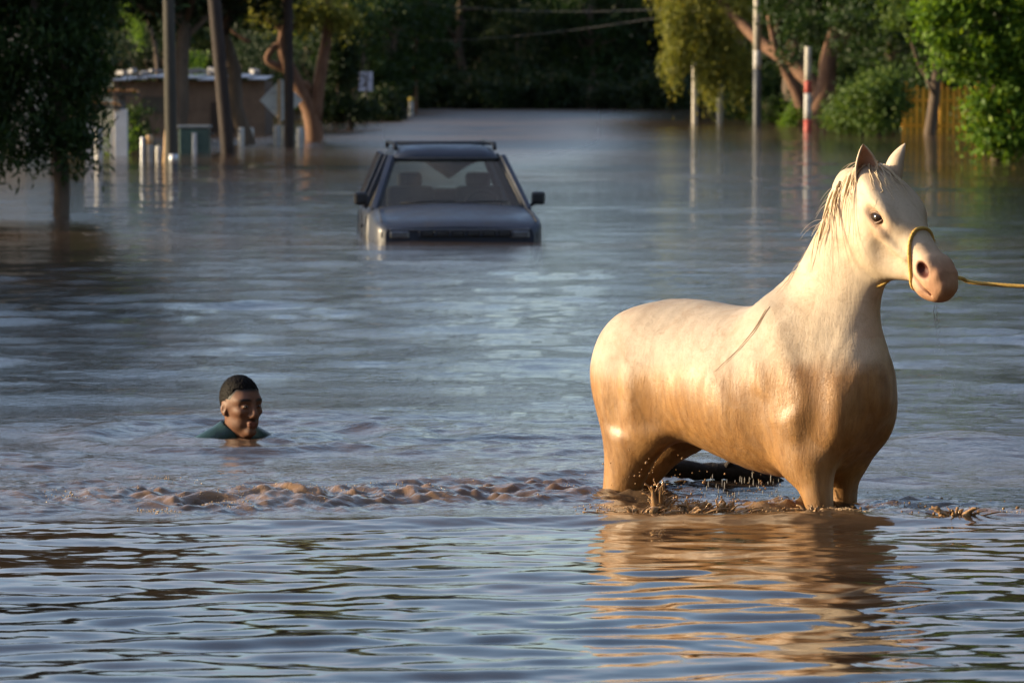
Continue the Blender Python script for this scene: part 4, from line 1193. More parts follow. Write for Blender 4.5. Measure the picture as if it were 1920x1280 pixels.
# V axis of gencyl is cross(U, T): check sign once
_t = np.cross(hU, hA)
if _t @ hV < 0:
    hst = [(*q[:4], q[5], q[4]) for q in hst]
hf.gencyl(hst, U=hU, k=.05, m=45, e=2.6)
HM = np.stack([hA, hU, hV], 1)
for sd in (-1, 1):
    hf.ell(H(.165, sd * .076, -.158), (.106, .034, .100), k=.022, rot=HM)
    hf.ell(H(.345, sd * .100, -.128), (.075, .030, .045), k=.05, op='s', rot=HM)       # hollow in front of the cheek
              # cheek
    hf.ell(H(.150, sd * .094, -.014), (.055, .022, .022), k=.035, rot=HM)              # brow
    hf.ell(H(.178, sd * .114, -.054), (.038, .018, .025), k=.026, op='s', rot=HM)      # orbit
    hf.ell(H(.195, sd * .105, -.082), (.042, .012, .010), k=.02, rot=HM)               # lower lid
    hf.gencyl([(*H(.235, sd * .092, -.088), .013, .015), (*H(.31, sd * .072, -.095), .011, .013), (*H(.38, sd * .060, -.090), .006, .008)], U=hU, k=.02)  # facial crest
    hf.ell(H(.478, sd * .052, -.050), (.046, .027, .042), k=.014, rot=HM)              # nostril wing
    hf.ell(H(.532, sd * .028, -.060), (.032, .026, .040), k=.014, rot=HM)               # upper lip
    hf.ell(H(.500, sd * .022, -.138), (.052, .036, .026), k=.018, rot=HM)              # lower lip
def rbox(c, hsz, r):
    c = np.array(c); hsz = np.array(hsz) - r
    def fn(X, Y, Z):
        p = [X - c[0], Y - c[1], Z - c[2]]
        q = [np.maximum(np.abs(sum(p[i] * HM[i, j] for i in range(3))) - hsz[j], 0) for j in range(3)]
        return np.sqrt(q[0] ** 2 + q[1] ** 2 + q[2] ** 2) - r
    hf.add(fn, c - .12, c + .12, .016, 'u')
rbox(H(.504, 0, -.060), (.054, .055, .050), .022)                                    # blunt end of the nose
hf.ell(H(.08, 0, .000), (.09, .060, .022), k=.05, rot=HM)                            # forehead

for sd in (-1, 1):
    hf.ell(H(.484, sd * .080, -.054), (.034, .036, .026), k=.010, op='s', rot=HM)      # nostril
    hf.gencyl([(*H(.425, sd * .070, -.122), .007, .0045), (*H(.465, sd * .070, -.114), .008, .005), (*H(.525, sd * .065, -.112), .008, .005), (*H(.580, sd * .028, -.106), .008, .005)], U=hU, k=.008, op='s')  # mouth line

xs = axis_steps([(-.90, .50, .0095), (.50, 1.20, .0058)])
ys = axis_steps([(-.36, -.17, .009), (-.17, .17, .006), (.17, .36, .009)])
zs = axis_steps([(-.02, .45, .013), (.45, 1.36, .0095), (1.36, 1.97, .0058)])
hF = hf.grid(xs, ys, zs)
hVt, hQ = surface_nets(hF, xs, ys, zs)
hVt = relax(hVt, hQ, 2, 0.5)
me = mesh_np("body", hVt, hQ)
rel = hVt - hp
ha, hu, hv = rel @ hA, rel @ hU, rel @ hV
onhead = (hVt[:, 2] > 1.25) & (hVt[:, 0] > .62)
muz = np.clip((ha - .325) / .17, 0, 1) ** 1.3 * onhead
nos = np.zeros(len(hVt)); eye = np.zeros(len(hVt))
for sd in (-1, 1):
    q = np.sqrt(((ha - .484 * HS) / .036) ** 2 + ((hu - sd * .062) / .034) ** 2 + ((hv + .052 * HS) / .028) ** 2)
    nos = np.maximum(nos, np.clip(1.25 - q, 0, .4) / .4 * onhead)
    mp = np.stack([H(a_, u_ * sd, v_) for a_, u_, v_ in ((.425, .062, -.122), (.465, .062, -.114), (.525, .058, -.112), (.577, .026, -.106))])
    mp = catmull(mp, 24)
    dm = np.sqrt(((hVt[:, None, :] - mp[None]) ** 2).sum(2)).min(1) if False else np.min([np.linalg.norm(hVt - q_, axis=1) for q_ in mp], 0)
    nos = np.maximum(nos, np.clip(1.3 - dm / .008, 0, .5) * onhead)  # mouth crease gets the same painted shade as the nostril
    q = np.sqrt(((ha - .185) / .070) ** 2 + ((hu - sd * .100) / .05) ** 2 + ((hv + .062) / .055) ** 2)
    eye = np.maximum(eye, np.clip(1.3 - q, 0, 1) * onhead)
set_attr(me, "marks", np.stack([muz, nos, eye], 1))

def horse_coat(hair=False):
    m, nt, b = new_mat("horse_hair" if hair else "wet_horse_coat")
    L = nt.links.new
    tc = N(nt, "ShaderNodeTexCoord"); ob = tc.outputs["Object"]
    sep = N(nt, "ShaderNodeSeparateXYZ"); L(ob, sep.inputs[0])
    at = N(nt, "ShaderNodeAttribute"); at.attribute_name = "marks"
    mk = N(nt, "ShaderNodeSeparateColor"); L(at.outputs["Color"], mk.inputs[0])
    n1 = noise(nt, ob, 3.2, 4.0, 0.6)
    n2 = noise(nt, mapping(nt, ob, (1, 1, .35)), 17.0, 4.0, 0.6, 0.6)
    n3 = noise(nt, mapping(nt, ob, (1, 1, .22)), 130.0, 2.0, 0.6)
    # how wet: below a ragged tide line the coat is soaked
    h = N(nt, "ShaderNodeMath", operation='MULTIPLY_ADD'); L(n1.outputs[0], h.inputs[0]); h.inputs[1].default_value = .20; L(sep.outputs[2], h.inputs[2])
    h1 = N(nt, "ShaderNodeMath", operation='MULTIPLY_ADD'); L(n2.outputs[0], h1.inputs[0]); h1.inputs[1].default_value = .05; L(h.outputs[0], h1.inputs[2])
    # tide line slopes down towards the shoulder
    h2 = N(nt, "ShaderNodeMath", operation='MULTIPLY_ADD'); L(sep.outputs[0], h2.inputs[0]); h2.inputs[1].default_value = -.06; L(h1.outputs[0], h2.inputs[2])
    wet = N(nt, "ShaderNodeMapRange", interpolation_type='SMOOTHSTEP'); L(h2.outputs[0], wet.inputs[0])
    wet.inputs[1].default_value = 1.30; wet.inputs[2].default_value = 1.18; wet.inputs[3].default_value = 0; wet.inputs[4].default_value = 1
    body = ramp(nt, n1.outputs[0], [(.30, (.40, .325, .245)), (.52, (.50, .415, .325)), (.70, (.36, .285, .215))])
    neck = ramp(nt, n1.outputs[0], [(.30, (.58, .45, .31)), (.52, (.68, .55, .40)), (.70, (.54, .41, .28))])
    # back is greyed to carry its sky light; neck, head and shoulder stay paler
    nx = N(nt, "ShaderNodeMath", operation='MULTIPLY_ADD'); L(n1.outputs[0], nx.inputs[0]); nx.inputs[1].default_value = .30; L(sep.outputs[0], nx.inputs[2])
    nm = N(nt, "ShaderNodeMapRange", interpolation_type='SMOOTHSTEP'); L(nx.outputs[0], nm.inputs[0]); nm.inputs[1].default_value = .30; nm.inputs[2].default_value = .62
    dry = N(nt, "ShaderNodeMix", data_type='RGBA'); L(nm.outputs[0], dry.inputs[0]); L(body.outputs[0], dry.inputs[6]); L(neck.outputs[0], dry.inputs[7])
    tan = ramp(nt, n1.outputs[0], [(.30, (.29, .142, .046)), (.52, (.38, .195, .064)), (.70, (.23, .106, .033))])
    tan2 = mixc(nt, 0.35, tan.outputs[0], ramp(nt, n2.outputs[0], [(.3, (.18, .075, .022)), (.65, (.45, .25, .090))]).outputs[0])
    # neck and head stay paler
    n9 = noise(nt, mapping(nt, ob, (1, 1, .10)), 34.0, 3.0, 0.6, 0.4)
    tan2 = mixc(nt, .45, tan2, mixc(nt, 1.0, tan2, ramp(nt, n9.outputs[0], [(.35, (.55, .50, .42)), (.62, (1.25, 1.25, 1.2))]).outputs[0], 'MULTIPLY'))
    c = mixc(nt, wet.outputs[0], dry.outputs[2], tan2)
    # grubby stains and smears
    n4 = noise(nt, mapping(nt, ob, (1.0, 1.0, 1.0)), 6.5, 5.0, 0.7, 1.2)
    st = ramp(nt, n4.outputs[0], [(.50, 0.0), (.68, 0.50)])
    c = mixc(nt, st.outputs[0], c, (.34, .21, .115))
    n6 = noise(nt, mapping(nt, ob, (5.0, 5.0, 1.6)), 2.4, 2.0, 0.5, 2.5)
    ln = ramp(nt, n6.outputs[0], [(.492, 0), (.50, .35), (.508, 0)])
    n7 = noise(nt, ob, 2.3, 2.0)
    lm = ramp(nt, n7.outputs[0], [(.56, 0), (.64, 1)])
    lf = N(nt, "ShaderNodeMath", operation='MULTIPLY'); L(ln.outputs[0], lf.inputs[0]); L(lm.outputs[0], lf.inputs[1])
    c = mixc(nt, lf.outputs[0], c, (.20, .11, .055))
    c = mixc(nt, n3.outputs[0], mixc(nt, 1.0, c, (.86, .84, .80), 'MULTIPLY'), c)
    # pink muzzle, tan round the eye, shade inside nostril and mouth crease painted dark
    pk = ramp(nt, n2.outputs[0], [(.3, (.36, .155, .075)), (.7, (.56, .29, .15))])
    mz = N(nt, "ShaderNodeMath", operation='MULTIPLY'); L(mk.outputs[0], mz.inputs[0]); mz.inputs[1].default_value = .85
    c = mixc(nt, mz.outputs[0], c, pk.outputs[0])
    ey = N(nt, "ShaderNodeMath", operation='MULTIPLY'); L(mk.outputs[2], ey.inputs[0]); ey.inputs[1].default_value = .75
    c = mixc(nt, ey.outputs[0], c, (.46, .25, .12))
    c = mixc(nt, mk.outputs[1], c, (.10, .022, .012))
    if hair:
        gi = N(nt, "ShaderNodeNewGeometry")
        c = mixc(nt, 1.0, c, ramp(nt, gi.outputs["Random Per Island"], [(0, (.80, .78, .74)), (.6, (1.0, 1.0, 1.0)), (1, (1.12, 1.12, 1.12))]).outputs[0], 'MULTIPLY')
    L(c, b.inputs["Base Color"])
    b.inputs["Roughness"].default_value = .5
    rr = N(nt, "ShaderNodeMapRange"); L(wet.outputs[0], rr.inputs[0]); rr.inputs[3].default_value = .66; rr.inputs[4].default_value = .52
    L(rr.outputs[0], b.inputs["Roughness"])
    # film of water over the soaked part
    cw = N(nt, "ShaderNodeMapRange"); L(n2.outputs[0], cw.inputs[0]); cw.inputs[1].default_value = .38; cw.inputs[2].default_value = .62
    cw2 = N(nt, "ShaderNodeMath", operation='MULTIPLY'); L(cw.outputs[0], cw2.inputs[0])
    ws = N(nt, "ShaderNodeMapRange"); L(wet.outputs[0], ws.inputs[0]); ws.inputs[3].default_value = .0; ws.inputs[4].default_value = .7
    L(ws.outputs[0], cw2.inputs[1])
    L(cw2.outputs[0], b.inputs["Coat Weight"])
    b.inputs["Coat Roughness"].default_value = .40
    b.inputs["Coat IOR"].default_value = 1.45
    b.inputs["Subsurface Weight"].default_value = 0.0
    hh = N(nt, "ShaderNodeMath", operation='MULTIPLY_ADD'); L(n2.outputs[0], hh.inputs[0]); hh.inputs[1].default_value = 1.6; L(n3.outputs[0], hh.inputs[2])
    bump(nt, b, hh.outputs[0], .22, .005)
    # beads and runs of water: a rougher relief for the film only
    n8 = noise(nt, mapping(nt, ob, (1, 1, .5)), 95.0, 3.0, 0.65)
    cb = N(nt, "ShaderNodeBump"); cb.inputs["Strength"].default_value = .50; cb.inputs["Distance"].default_value = .006
    L(n8.outputs[0], cb.inputs["Height"]); L(cb.outputs[0], b.inputs["Coat Normal"])
    return m
M_coat = horse_coat()
hbody = link("body", me, M_coat, horse)

# short coat: fine flat hairs that follow the lie of the hair
def grow_coat(nh, seed):
    r = np.random.default_rng(seed)
    A, B, C, D = (hVt[hQ[:, i]] for i in range(4))
    nrm = np.cross(C - A, D - B); ar = np.linalg.norm(nrm, axis=1) * .5; nrm /= (2 * ar[:, None] + 1e-12)
    cen = (A + B + C + D) / 4
    ok = (cen[:, 2] > .52) & (ar > 0)
    wgt = ar * ok * np.where(nos[hQ[:, 0]] + eye[hQ[:, 0]] * .6 > .5, 0, 1); wgt /= wgt.sum()
    fi = r.choice(len(hQ), nh, p=wgt)
    s_, t_ = r.uniform(0, 1, (2, nh, 1))
    P = (A[fi] * (1 - s_) + B[fi] * s_) * (1 - t_) + (D[fi] * (1 - s_) + C[fi] * s_) * t_
    n = nrm[fi]
    x_, y_, z_ = P.T
    hd = (x_ > .60) & (z_ > 1.36)
    nk = sst(.25, .50, x_) * sst(1.15, 1.40, z_)
    lg = sst(.86, .76, z_)
    d = np.stack([-.80 + .45 * nk + .5 * lg + 0 * x_, 0 * x_, -.55 - .45 * nk - .5 * lg], 1)
    d[hd] = hA * .9 + np.array([0, 0, -.2])
    # locks: neighbouring hairs lean together
    d[:, 0] += .30 * np.sin(x_ * 61 + z_ * 23 + 2 * np.sin(z_ * 37)) + .25 * np.sin(x_ * 17 - z_ * 29)
    d[:, 2] += .30 * np.sin(x_ * 43 - z_ * 57) 
    d += r.normal(0, .14, d.shape)
    d -= n * (d * n).sum(1)[:, None]; d /= np.linalg.norm(d, axis=1)[:, None] + 1e-9
    side = np.cross(n, d)
    L_ = np.where(hd, .0060, .0100)[:, None] * r.uniform(.6, 1.3, (nh, 1))
    w = np.where(hd, .0007, .0010)[:, None] * r.uniform(.7, 1.3, (nh, 1))
    lift = r.uniform(.015, .075, (nh, 1))
    side = side + n * r.normal(0, .10, (nh, 1))
    V = np.stack([P - side * w - n * .0003, P + side * w - n * .0003, P + d * L_ + n * lift * L_], 1).reshape(-1, 3)
    m_ = mesh_np("coat", V, np.arange(3 * nh).reshape(-1, 3), smooth=False)
    mk_ = np.stack([muz, nos, eye], 1)[hQ[fi, 0]]
    set_attr(m_, "marks", np.repeat(mk_, 3, 0))
    return m_
M_fur = horse_coat(True)
tag(link("coat", grow_coat(150000, 9), M_fur, horse), kind="stuff")

# ears: cupped leaf shapes with thickness
M_earin = weathered("ear_inside", (.50, .27, .17), (.66, .40, .27), 30, .7, .2)
def make_ear(sd):
    base = H(.022, sd * .066, -.026) if sd < 0 else H(.022, sd * .084, -.024)
    tip = base + (up * .152 + hU * sd * (.018 if sd < 0 else .030) + fw * (.0 if sd < 0 else .025))
    ax = (tip - base)
    if sd < 0:
        face = hp * 0 + fw * .72 + hU * sd * .62 + up * -.1     # opening turned out towards the camera side
    else:
        face = fw * .25 + hU * sd * .95
    face = face - ax * (face @ ax) / (ax @ ax); face /= np.linalg.norm(face)
    side = np.cross(ax / np.linalg.norm(ax), face)
    nr, nc = 15, 17
    out = []; inn = []
    for i in range(nr):
        t = i / (nr - 1)
        w = .039 * (math.sin(math.pi * (0.20 + .80 * t) ** .85) ** .8) * (1.0 if t < .9 else 1.0) + .0015
        cen = base + ax * t - face * (.012 * math.sin(math.pi * t)) + side * (.006 * math.sin(math.pi * t))
        open_a = R(62 + 40 * (1 - t) * .3)
        ro, ri = [], []
        for j in range(nc):
            a = -math.pi + open_a + (2 * math.pi - 2 * open_a) * j / (nc - 1)
            dv = face * (-math.cos(a - math.pi) * -1.0) if False else (-face * math.cos(a) * .0)
            ang = (j / (nc - 1) - .5) * 2 * (math.pi - open_a)
            d = -face * math.cos(ang) * .85 + side * math.sin(ang) * 1.12
            ro.append(cen + d * w); ri.append(cen + d * max(w - .005, .0005) + face * .001)
        out.append(ro); inn.append(ri)
    mb = MB(); mb.grid(out)
    mi = MB(); mi.grid(inn)
    # close the rim
    rim = MB()
    rim.grid([[o[0] for o in out], [o[0] for o in inn]]); rim.grid([[o[-1] for o in out], [o[-1] for o in inn]])
    mb.add(rim.v, rim.f)
    e = mb.build("ear", M_coat, horse, smooth=True)
    mi.build("ear_lining", M_earin, e, smooth=True)
for sd in (-1, 1):
    make_ear(sd)

# eyes
M_eye, nt, b = new_mat("horse_eye"); b.inputs["Base Color"].default_value = (.018, .009, .005, 1); b.inputs["Roughness"].default_value = .12; b.inputs["Specular IOR Level"].default_value = .35
eA = hA * math.cos(R(38)) + hV * math.sin(R(38)); eV = hV * math.cos(R(38)) - hA * math.sin(R(38))
M_lid = weathered("eyelid", (.11, .055, .03), (.20, .11, .06), 60, .5, .1)
def ellipsoid_mb(c, axes, r, nu=14, nv=9):
    P = []
    for i in range(nv + 1):
        th = math.pi * i / nv
        P.append([np.array(c) + axes[0] * r[0] * math.sin(th) * math.cos(2 * math.pi * j / nu) + axes[1] * r[1] * math.sin(th) * math.sin(2 * math.pi * j / nu) + axes[2] * r[2] * math.cos(th) for j in range(nu + 1)])
    return MB().grid(P)
for sd in (-1, 1):
    ellipsoid_mb(H(.180, sd * .093, -.054), (eA, hU, eV), (.0360, .0210, .0235)).build("eye", M_eye, horse, smooth=True)
    for vv, bow in ((.016, .010), (-.016, -.009)):
        pts = []
        for t in np.linspace(-1, 1, 9):
            pts.append(H(.180, sd * (.1085 - .005 * t * t), -.055) + HS * (eA * .043 * t + eV * vv * (1 - t * t) * 1.35))
        MB().tube(pts, [.0015 + .0035 * (1 - t * t) for t in np.linspace(-1, 1, 9)], 6).build("eyelid", M_lid, horse, smooth=True)

# dark hairs stuck to the wet coat
def on_flank(x_, z_):
    return hf.cast((x_, 0, z_), (0, -1, 0), .45, 160)
M_stuck = weathered("stuck_dark_hair", (.20, .125, .070), (.34, .22, .13), 60, .5, .1)
def stuck():
    r = np.random.default_rng(77)
    cs, rd = [], []
    for k in range(4):                                            # the long lock trailing from the withers
        o = r.normal(0, .006, 2); e_ = r.uniform(.7, 1.0)
        cs.append([on_flank(.262 - .19 * t * e_ + o[0] + .010 * math.sin(4 * t + k * .3) + .02 * math.sin(math.pi * t), 1.350 - .26 * t * e_ + o[1]) + np.array([0, -.0006, 0]) for t in np.linspace(0, 1, 18)]); rd.append(r.uniform(.0009, .0019))
    return cs, rd
# mane, forelock and tail: wet clumped strands
M_mane = weathered("wet_mane_hair", (.56, .42, .24), (.78, .64, .44), 25, .4, .3, .004, (1, 1, .3))
def strands(name, curves, mat, rad, parent):
    V = []; F = []; n = 5; o = 0
    for C, r0 in zip(curves, rad):
        C = np.asarray(C); m = len(C)
        T = np.gradient(C, axis=0); T /= np.linalg.norm(T, axis=1)[:, None] + 1e-9
        U_ = np.cross(T, [0.3, .8, .5]); U_ /= np.linalg.norm(U_, axis=1)[:, None] + 1e-9
        W_ = np.cross(T, U_)
        rr = r0 * np.linspace(1.0, .22, m)[:, None]
        for k in range(n):
            a = 2 * math.pi * k / n
            V.append(C + (U_ * math.cos(a) * 1.0 + W_ * math.sin(a)) * rr)
        for i in range(m - 1):
            for k in range(n):
                k2 = (k + 1) % n
                F.append((o + k * m + i, o + k2 * m + i, o + k2 * m + i + 1, o + k * m + i + 1))
        o += n * m
    return link(name, mesh_np(name, np.vstack(V), np.array(F)), mat, parent)

crest = catmull([(.640, 0, 1.905), (.575, 0, 1.855), (.505, 0, 1.765), (.43, 0, 1.655), (.355, 0, 1.545), (.27, 0, 1.46), (.20, 0, 1.405)], 60)
def drape(p, y_side, length, lean, n=22, curl=0.0, lift=.004):
    """A strand that leaves the crest, lies on the neck and hangs down it."""
    C = [p.copy()]
    q = p.copy()
    d = np.array([0.0, y_side * .8, .25])
    for i in range(n):
        t = i / n
        w = np.array([lean + curl * math.sin(t * 5.0), y_side * .10, -1.0])
        d = d * .62 + w * .38
        d /= np.linalg.norm(d)
        q = q + d * length / n
        # keep the strand on the skin
        f = hf.at(q[None])[0]
        for _ in range(6):
            if f >= lift: break
            q = q + np.array([0, y_side * (lift - f) * .9 + y_side * .001, .0015])
            f = hf.at(q[None])[0]
        C.append(q.copy())
    return C
mc = []; mr = []
rs = np.random.default_rng(21)
for cl in range(9):
    s0 = rs.uniform(.03, .97) if cl > 3 else [.06, .15, .30, .36][cl]
    ln = (.30 if s0 < .45 else .20) * rs.uniform(.55, 1.2)
    lean = rs.uniform(-.25, .25); cu = rs.uniform(-.3, .3)
    for k in range(rs.integers(3, 5)):
        s = np.clip(s0 + rs.normal(0, .018), 0, 1)
        p = crest[int(s * 59)] + np.array([0, rs.uniform(-.02, .005), -.006])
        mc.append(drape(p, -1, ln * rs.uniform(.75, 1.1), lean + rs.normal(0, .05), curl=cu + rs.normal(0, .06), n=16))
        mr.append(rs.uniform(.0011, .0026))
# heavier wet locks lying over the upper crest
for cl in range(12):
    s0 = rs.uniform(.02, .5)
    p = crest[int(s0 * 59)] + np.array([rs.uniform(-.02, .01), -.012, .004])
    mc.append(drape(p, -1, rs.uniform(.07, .17), rs.uniform(-.35, .1), n=12, lift=.002)); mr.append(rs.uniform(.005, .012))
# loose hairs standing off the crest and falling behind it
for k in range(46):
    s = rs.uniform(0.0, .75)
    p = crest[int(s * 59)].copy()
    C = [p]
    d = np.array([rs.uniform(-.8, -.2), rs.uniform(-.5, .3), rs.uniform(.2, .9)])
    L_ = rs.uniform(.05, .16)
    q = p.copy()
    for i in range(10):
        d = d + np.array([-.04, -.05, -.26]); d /= np.linalg.norm(d)
        q = q + d * L_ / 10
        C.append(q.copy())
    mc.append(C); mr.append(rs.uniform(.0008, .0017))
# mane root ridge
ridge = catmull([(.655, 0, 1.895), (.60, -.005, 1.872), (.53, -.008, 1.80), (.455, -.008, 1.70), (.385, -.008, 1.59), (.31, -.008, 1.495), (.235, -.006, 1.425)], 40)
for k in range(14):
    mc.append(ridge + rs.normal(0, .006, (1, 3)) + np.cumsum(rs.normal(0, .0012, ridge.shape), 0)); mr.append(.006)
tag(strands("stuck_hair", *(lambda q: (q[0], M_stuck, q[1]))(stuck()), horse), kind="stuff")
mane = strands("mane", mc, M_mane, mr, horse)
fc = []; fr = []
for k in range(26):
    u0 = rs.uniform(-.035, .035)
    C = []
    for t in np.linspace(0, 1, 14):
        a = -.045 + t * rs.uniform(.13, .15) * (1.0 + .5 * (k % 3 == 0))
        u = u0 * (1 + 1.3 * t) + .012 * math.sin(4 * t + k) - .02 * t * (k % 4)
        o = H(a, u, -.06)
        s = hf.cast(o, hV, .16, 90)
        C.append(s + hV * (.003 + .004 * (k % 3)))
    fc.append(C); fr.append(rs.uniform(.0012, .0032))
strands("forelock", fc, M_mane, fr, horse)
tc_ = []; tr_ = []
for k in range(40):
    a = rs.uniform(0, 6.28); rr = rs.uniform(0, .028)
    C = catmull([(-.60, .03, 1.22), (-.665, .05, 1.17), (-.695, .07, 1.05), (-.70, .08, .86), (-.70, .08, .70), (-.70, .08, .60), (-.71, .08, .50)], 24)
    w = np.linspace(.5, 1.3, 24)[:, None]
    C = C + np.array([[math.cos(a) * rr, math.sin(a) * rr, 0]]) * w + np.cumsum(rs.normal(0, .001, C.shape), 0)
    tc_.append(C); tr_.append(.006)
strands("tail", tc_, M_mane, tr_, horse)

# ---------------------------------------------------------------- rope halter and lead
def rope_mesh(pts, r, name, mat, parent, closed=False, pitch=None, seg=.004):
    pts = np.asarray(pts, float)
    d = np.r_[0, np.cumsum(np.linalg.norm(np.diff(pts, axis=0), axis=1))]
    m = max(8, int(d[-1] / seg))
    s = np.linspace(0, d[-1], m)
    P = np.stack([np.interp(s, d, pts[:, i]) for i in range(3)], 1)
    for _ in range(6):
        P[1:-1] = (P[:-2] + 2 * P[1:-1] + P[2:]) / 4
    T = np.gradient(P, axis=0); T /= np.linalg.norm(T, axis=1)[:, None]
    u = np.array([.31, .2, .93]); Us = []
    for t in T:
        u = u - t * (u @ t); u /= np.linalg.norm(u); Us.append(u)
    Us = np.array(Us); Ws = np.cross(T, Us)
    n = 12; pitch = pitch or r * 6.5
    V = np.zeros((m, n, 3))
    for k in range(n):
        a = 2 * math.pi * k / n
        tw = a - s / pitch * 2 * math.pi
        rad = r * (.80 + .30 * np.abs(np.sin(1.5 * tw)))
        V[:, k] = P + (Us * math.cos(a) + Ws * math.sin(a)) * rad[:, None]
    idx = np.arange(m * n).reshape(m, n)
    F = np.stack([idx[:-1], np.roll(idx, -1, 1)[:-1], np.roll(idx, -1, 1)[1:], idx[1:]], -1).reshape(-1, 4)
    return link(name, mesh_np(name, V.reshape(-1, 3), F), mat, parent)
M_rope = weathered("yellow_rope", (.46, .27, .05), (.70, .47, .12), 40, .75, .4, .002)
halter = thing("rope_halter", (HX, HY, -DEPTH), "twisted yellow rope halter and lead worn by the horse", "halter", rz=-PHI)
loop = []
for th in np.linspace(0, 2 * math.pi, 49):
    cth, sth = math.cos(th), math.sin(th)
    # the loop lies in a plane tilted from the bridge of the nose to the chin
    o = H(.400, 0, -.078)
    dv = hV * (.070) + hA * (-.060)
    d = dv * cth + hU * .055 * sth
    p = hf.cast(o, d, .25, 160)
    dn = d / np.linalg.norm(d)
    loop.append(p + dn * .0045)
rope_mesh(loop, .0068, "noseband", M_rope, halter)
chin = np.array(loop[24])
thr = H(.275, .02, -.262)
rope_mesh(catmull([H(.215, -.020, -.262), H(.240, -.030, -.300), H(.268, -.030, -.322), H(.300, -.022, -.318), H(.318, -.010, -.285), H(.322, .0, -.225)], 40), .0062, "chin_loop", M_rope, halter)
side_pt = np.array(loop[15])
def w2l(p):
    """street coordinates -> horse coordinates"""
    p = np.asarray(p, float) - np.array([HX, HY, -DEPTH])
    c, s_ = math.cos(PHI), math.sin(PHI)
    return np.array([c * p[0] - s_ * p[1], s_ * p[0] + c * p[1], p[2]])
lp0 = w2l(((1800 - 960) / FPX * 16.25, 16.25, zat(521, 16.25)))
lp1 = w2l(((1930 - 960) / FPX * 16.2, 16.2, zat(537, 16.2)))
lp2 = w2l((3.6, 15.7, .78)); lp3 = w2l((5.2, 15.4, .95))
rope_mesh(catmull([side_pt, side_pt + hU * .05 + hA * .03, lp0, lp1, lp2, lp3], 60), .0075, "lead_rope", M_rope, halter, seg=.006)
# ---------------------------------------------------------------- the swimmer
MX, MY = wpos(452, d=19.3)
MZ = .128                                                       # head centre above the water
FACE = R(-56.0)                                                 # heading of the face: to the right and towards the camera
man = thing("person", (MX, MY, MZ * 1.03), "person in a dark green shirt swimming with only head and shoulders out", "person", rz=FACE)
mf = Field()
mf.ell((-.018, 0, .028), (.098, .076, .092), k=.02)                                            # skull
mf.gencyl([(-.004, 0, .040, .060, .074), (.010, 0, .012, .066, .080), (.018, 0, -.035, .058, .074), (.028, 0, -.078, .044, .058), (.040, 0, -.104, .034, .036)], k=.03, m=18)
mf.ell((.066, 0, .030), (.026, .050, .016), k=.02)                                             # brow
for sd in (-1, 1):
    mf.ell((.056, sd * .041, -.018), (.028, .020, .016), k=.02)                                # cheekbone
    mf.ell((.094, sd * .032, .008), (.020, .017, .011), k=.014, op='s')                        # eye socket
    mf.ell((.078, sd * .031, .006), (.015, .014, .011), k=.006)                                # lids
    mf.ell((.098, sd * .013, -.036), (.012, .009, .009), k=.008)                               # nostril wing
    mf.gencyl([(-.012, sd * .074, .012, .007, .018), (-.018, sd * .082, -.008, .007, .021), (-.012, sd * .078, -.032, .006, .012)], U=(0, 1, 0), k=.010)   # ear
    mf.ell((-.010, sd * .088, -.004), (.010, .008, .014), k=.006, op='s')
    mf.ell((.015, sd * .043, -.072), (.035, .014, .022), k=.02)                                 # jaw corner
mf.gencyl([(.088, 0, .020, .008, .010), (.102, 0, -.008, .010, .012), (.112, 0, -.030, .014, .014)], k=.012)   # nose
mf.ell((.094, 0, -.063), (.011, .022, .007), k=.010)                                           # upper lip
mf.ell((.091, 0, -.077), (.011, .020, .008), k=.010)                                           # lower lip
mf.gencyl([(.098, -.028, -.070, .004, .003), (.108, 0, -.069, .004, .003), (.098, .028, -.070, .004, .003)], U=(0, 0, 1), k=.004, op='s')
mf.ell((.076, 0, -.104), (.022, .024, .018), k=.015)                                           # chin
mf.gencyl([(-.020, 0, -.060, .056, .058), (-.045, 0, -.130, .058, .062), (-.070, 0, -.20, .070, .070)], k=.03)   # neck
# trunk leaning into the stroke, arms and legs below the surface
mf.gencyl([(-.075, 0, -.215, .165, .085), (-.13, 0, -.36, .180, .11), (-.22, 0, -.58, .150, .10), (-.34, 0, -.76, .160, .11)], k=.06)
for sd in (-1, 1):
    mf.gencyl([(-.07, sd * .165, -.205, .058, .058), (.05, sd * .235, -.30, .048, .050), (.15, sd * .25, -.36, .042, .042), (.30, sd * .20, -.36, .034, .034), (.38, sd * .17, -.34, .028, .026)], k=.04)
    mf.ell((.42, sd * .16, -.335), (.045, .038, .016), k=.02)
    for q in range(4):
        a = (q - 1.5) * .16
        mf.gencyl([(.45, sd * .16 + (q - 1.5) * .019, -.335, .009, .009), (.49 - abs(q - 1.3) * .006, sd * .16 + (q - 1.5) * .026, -.338, .008, .008), (.525 - abs(q - 1.3) * .012, sd * .16 + (q - 1.5) * .030, -.350, .007, .007)], k=.008)
    mf.gencyl([(.40, sd * .125, -.335, .011, .011), (.435, sd * .095, -.340, .010, .010), (.46, sd * .088, -.348, .008, .008)], k=.012)
    mf.gencyl([(-.36, sd * .09, -.80, .085, .085), (-.62, sd * .12, -.86, .068, .068), (-.86, sd * .12, -.80, .052, .052), (-1.15, sd * .11, -.78, .045, .045), (-1.32, sd * .11, -.76, .036, .036), (-1.46, sd * .12, -.72, .034, .03)], k=.06)
xs = axis_steps([(-1.6, -.2, .03), (-.2, .14, .0042), (.14, .56, .008)])
ys = axis_steps([(-.36, -.10, .009), (-.10, .10, .0042), (.10, .36, .009)])
zs = axis_steps([(-1.0, -.25, .02), (-.25, .14, .0042)])
V, Q = surface_nets(mf.grid(xs, ys, zs, .06), xs, ys, zs)
V = relax(V, Q, 1, .5)
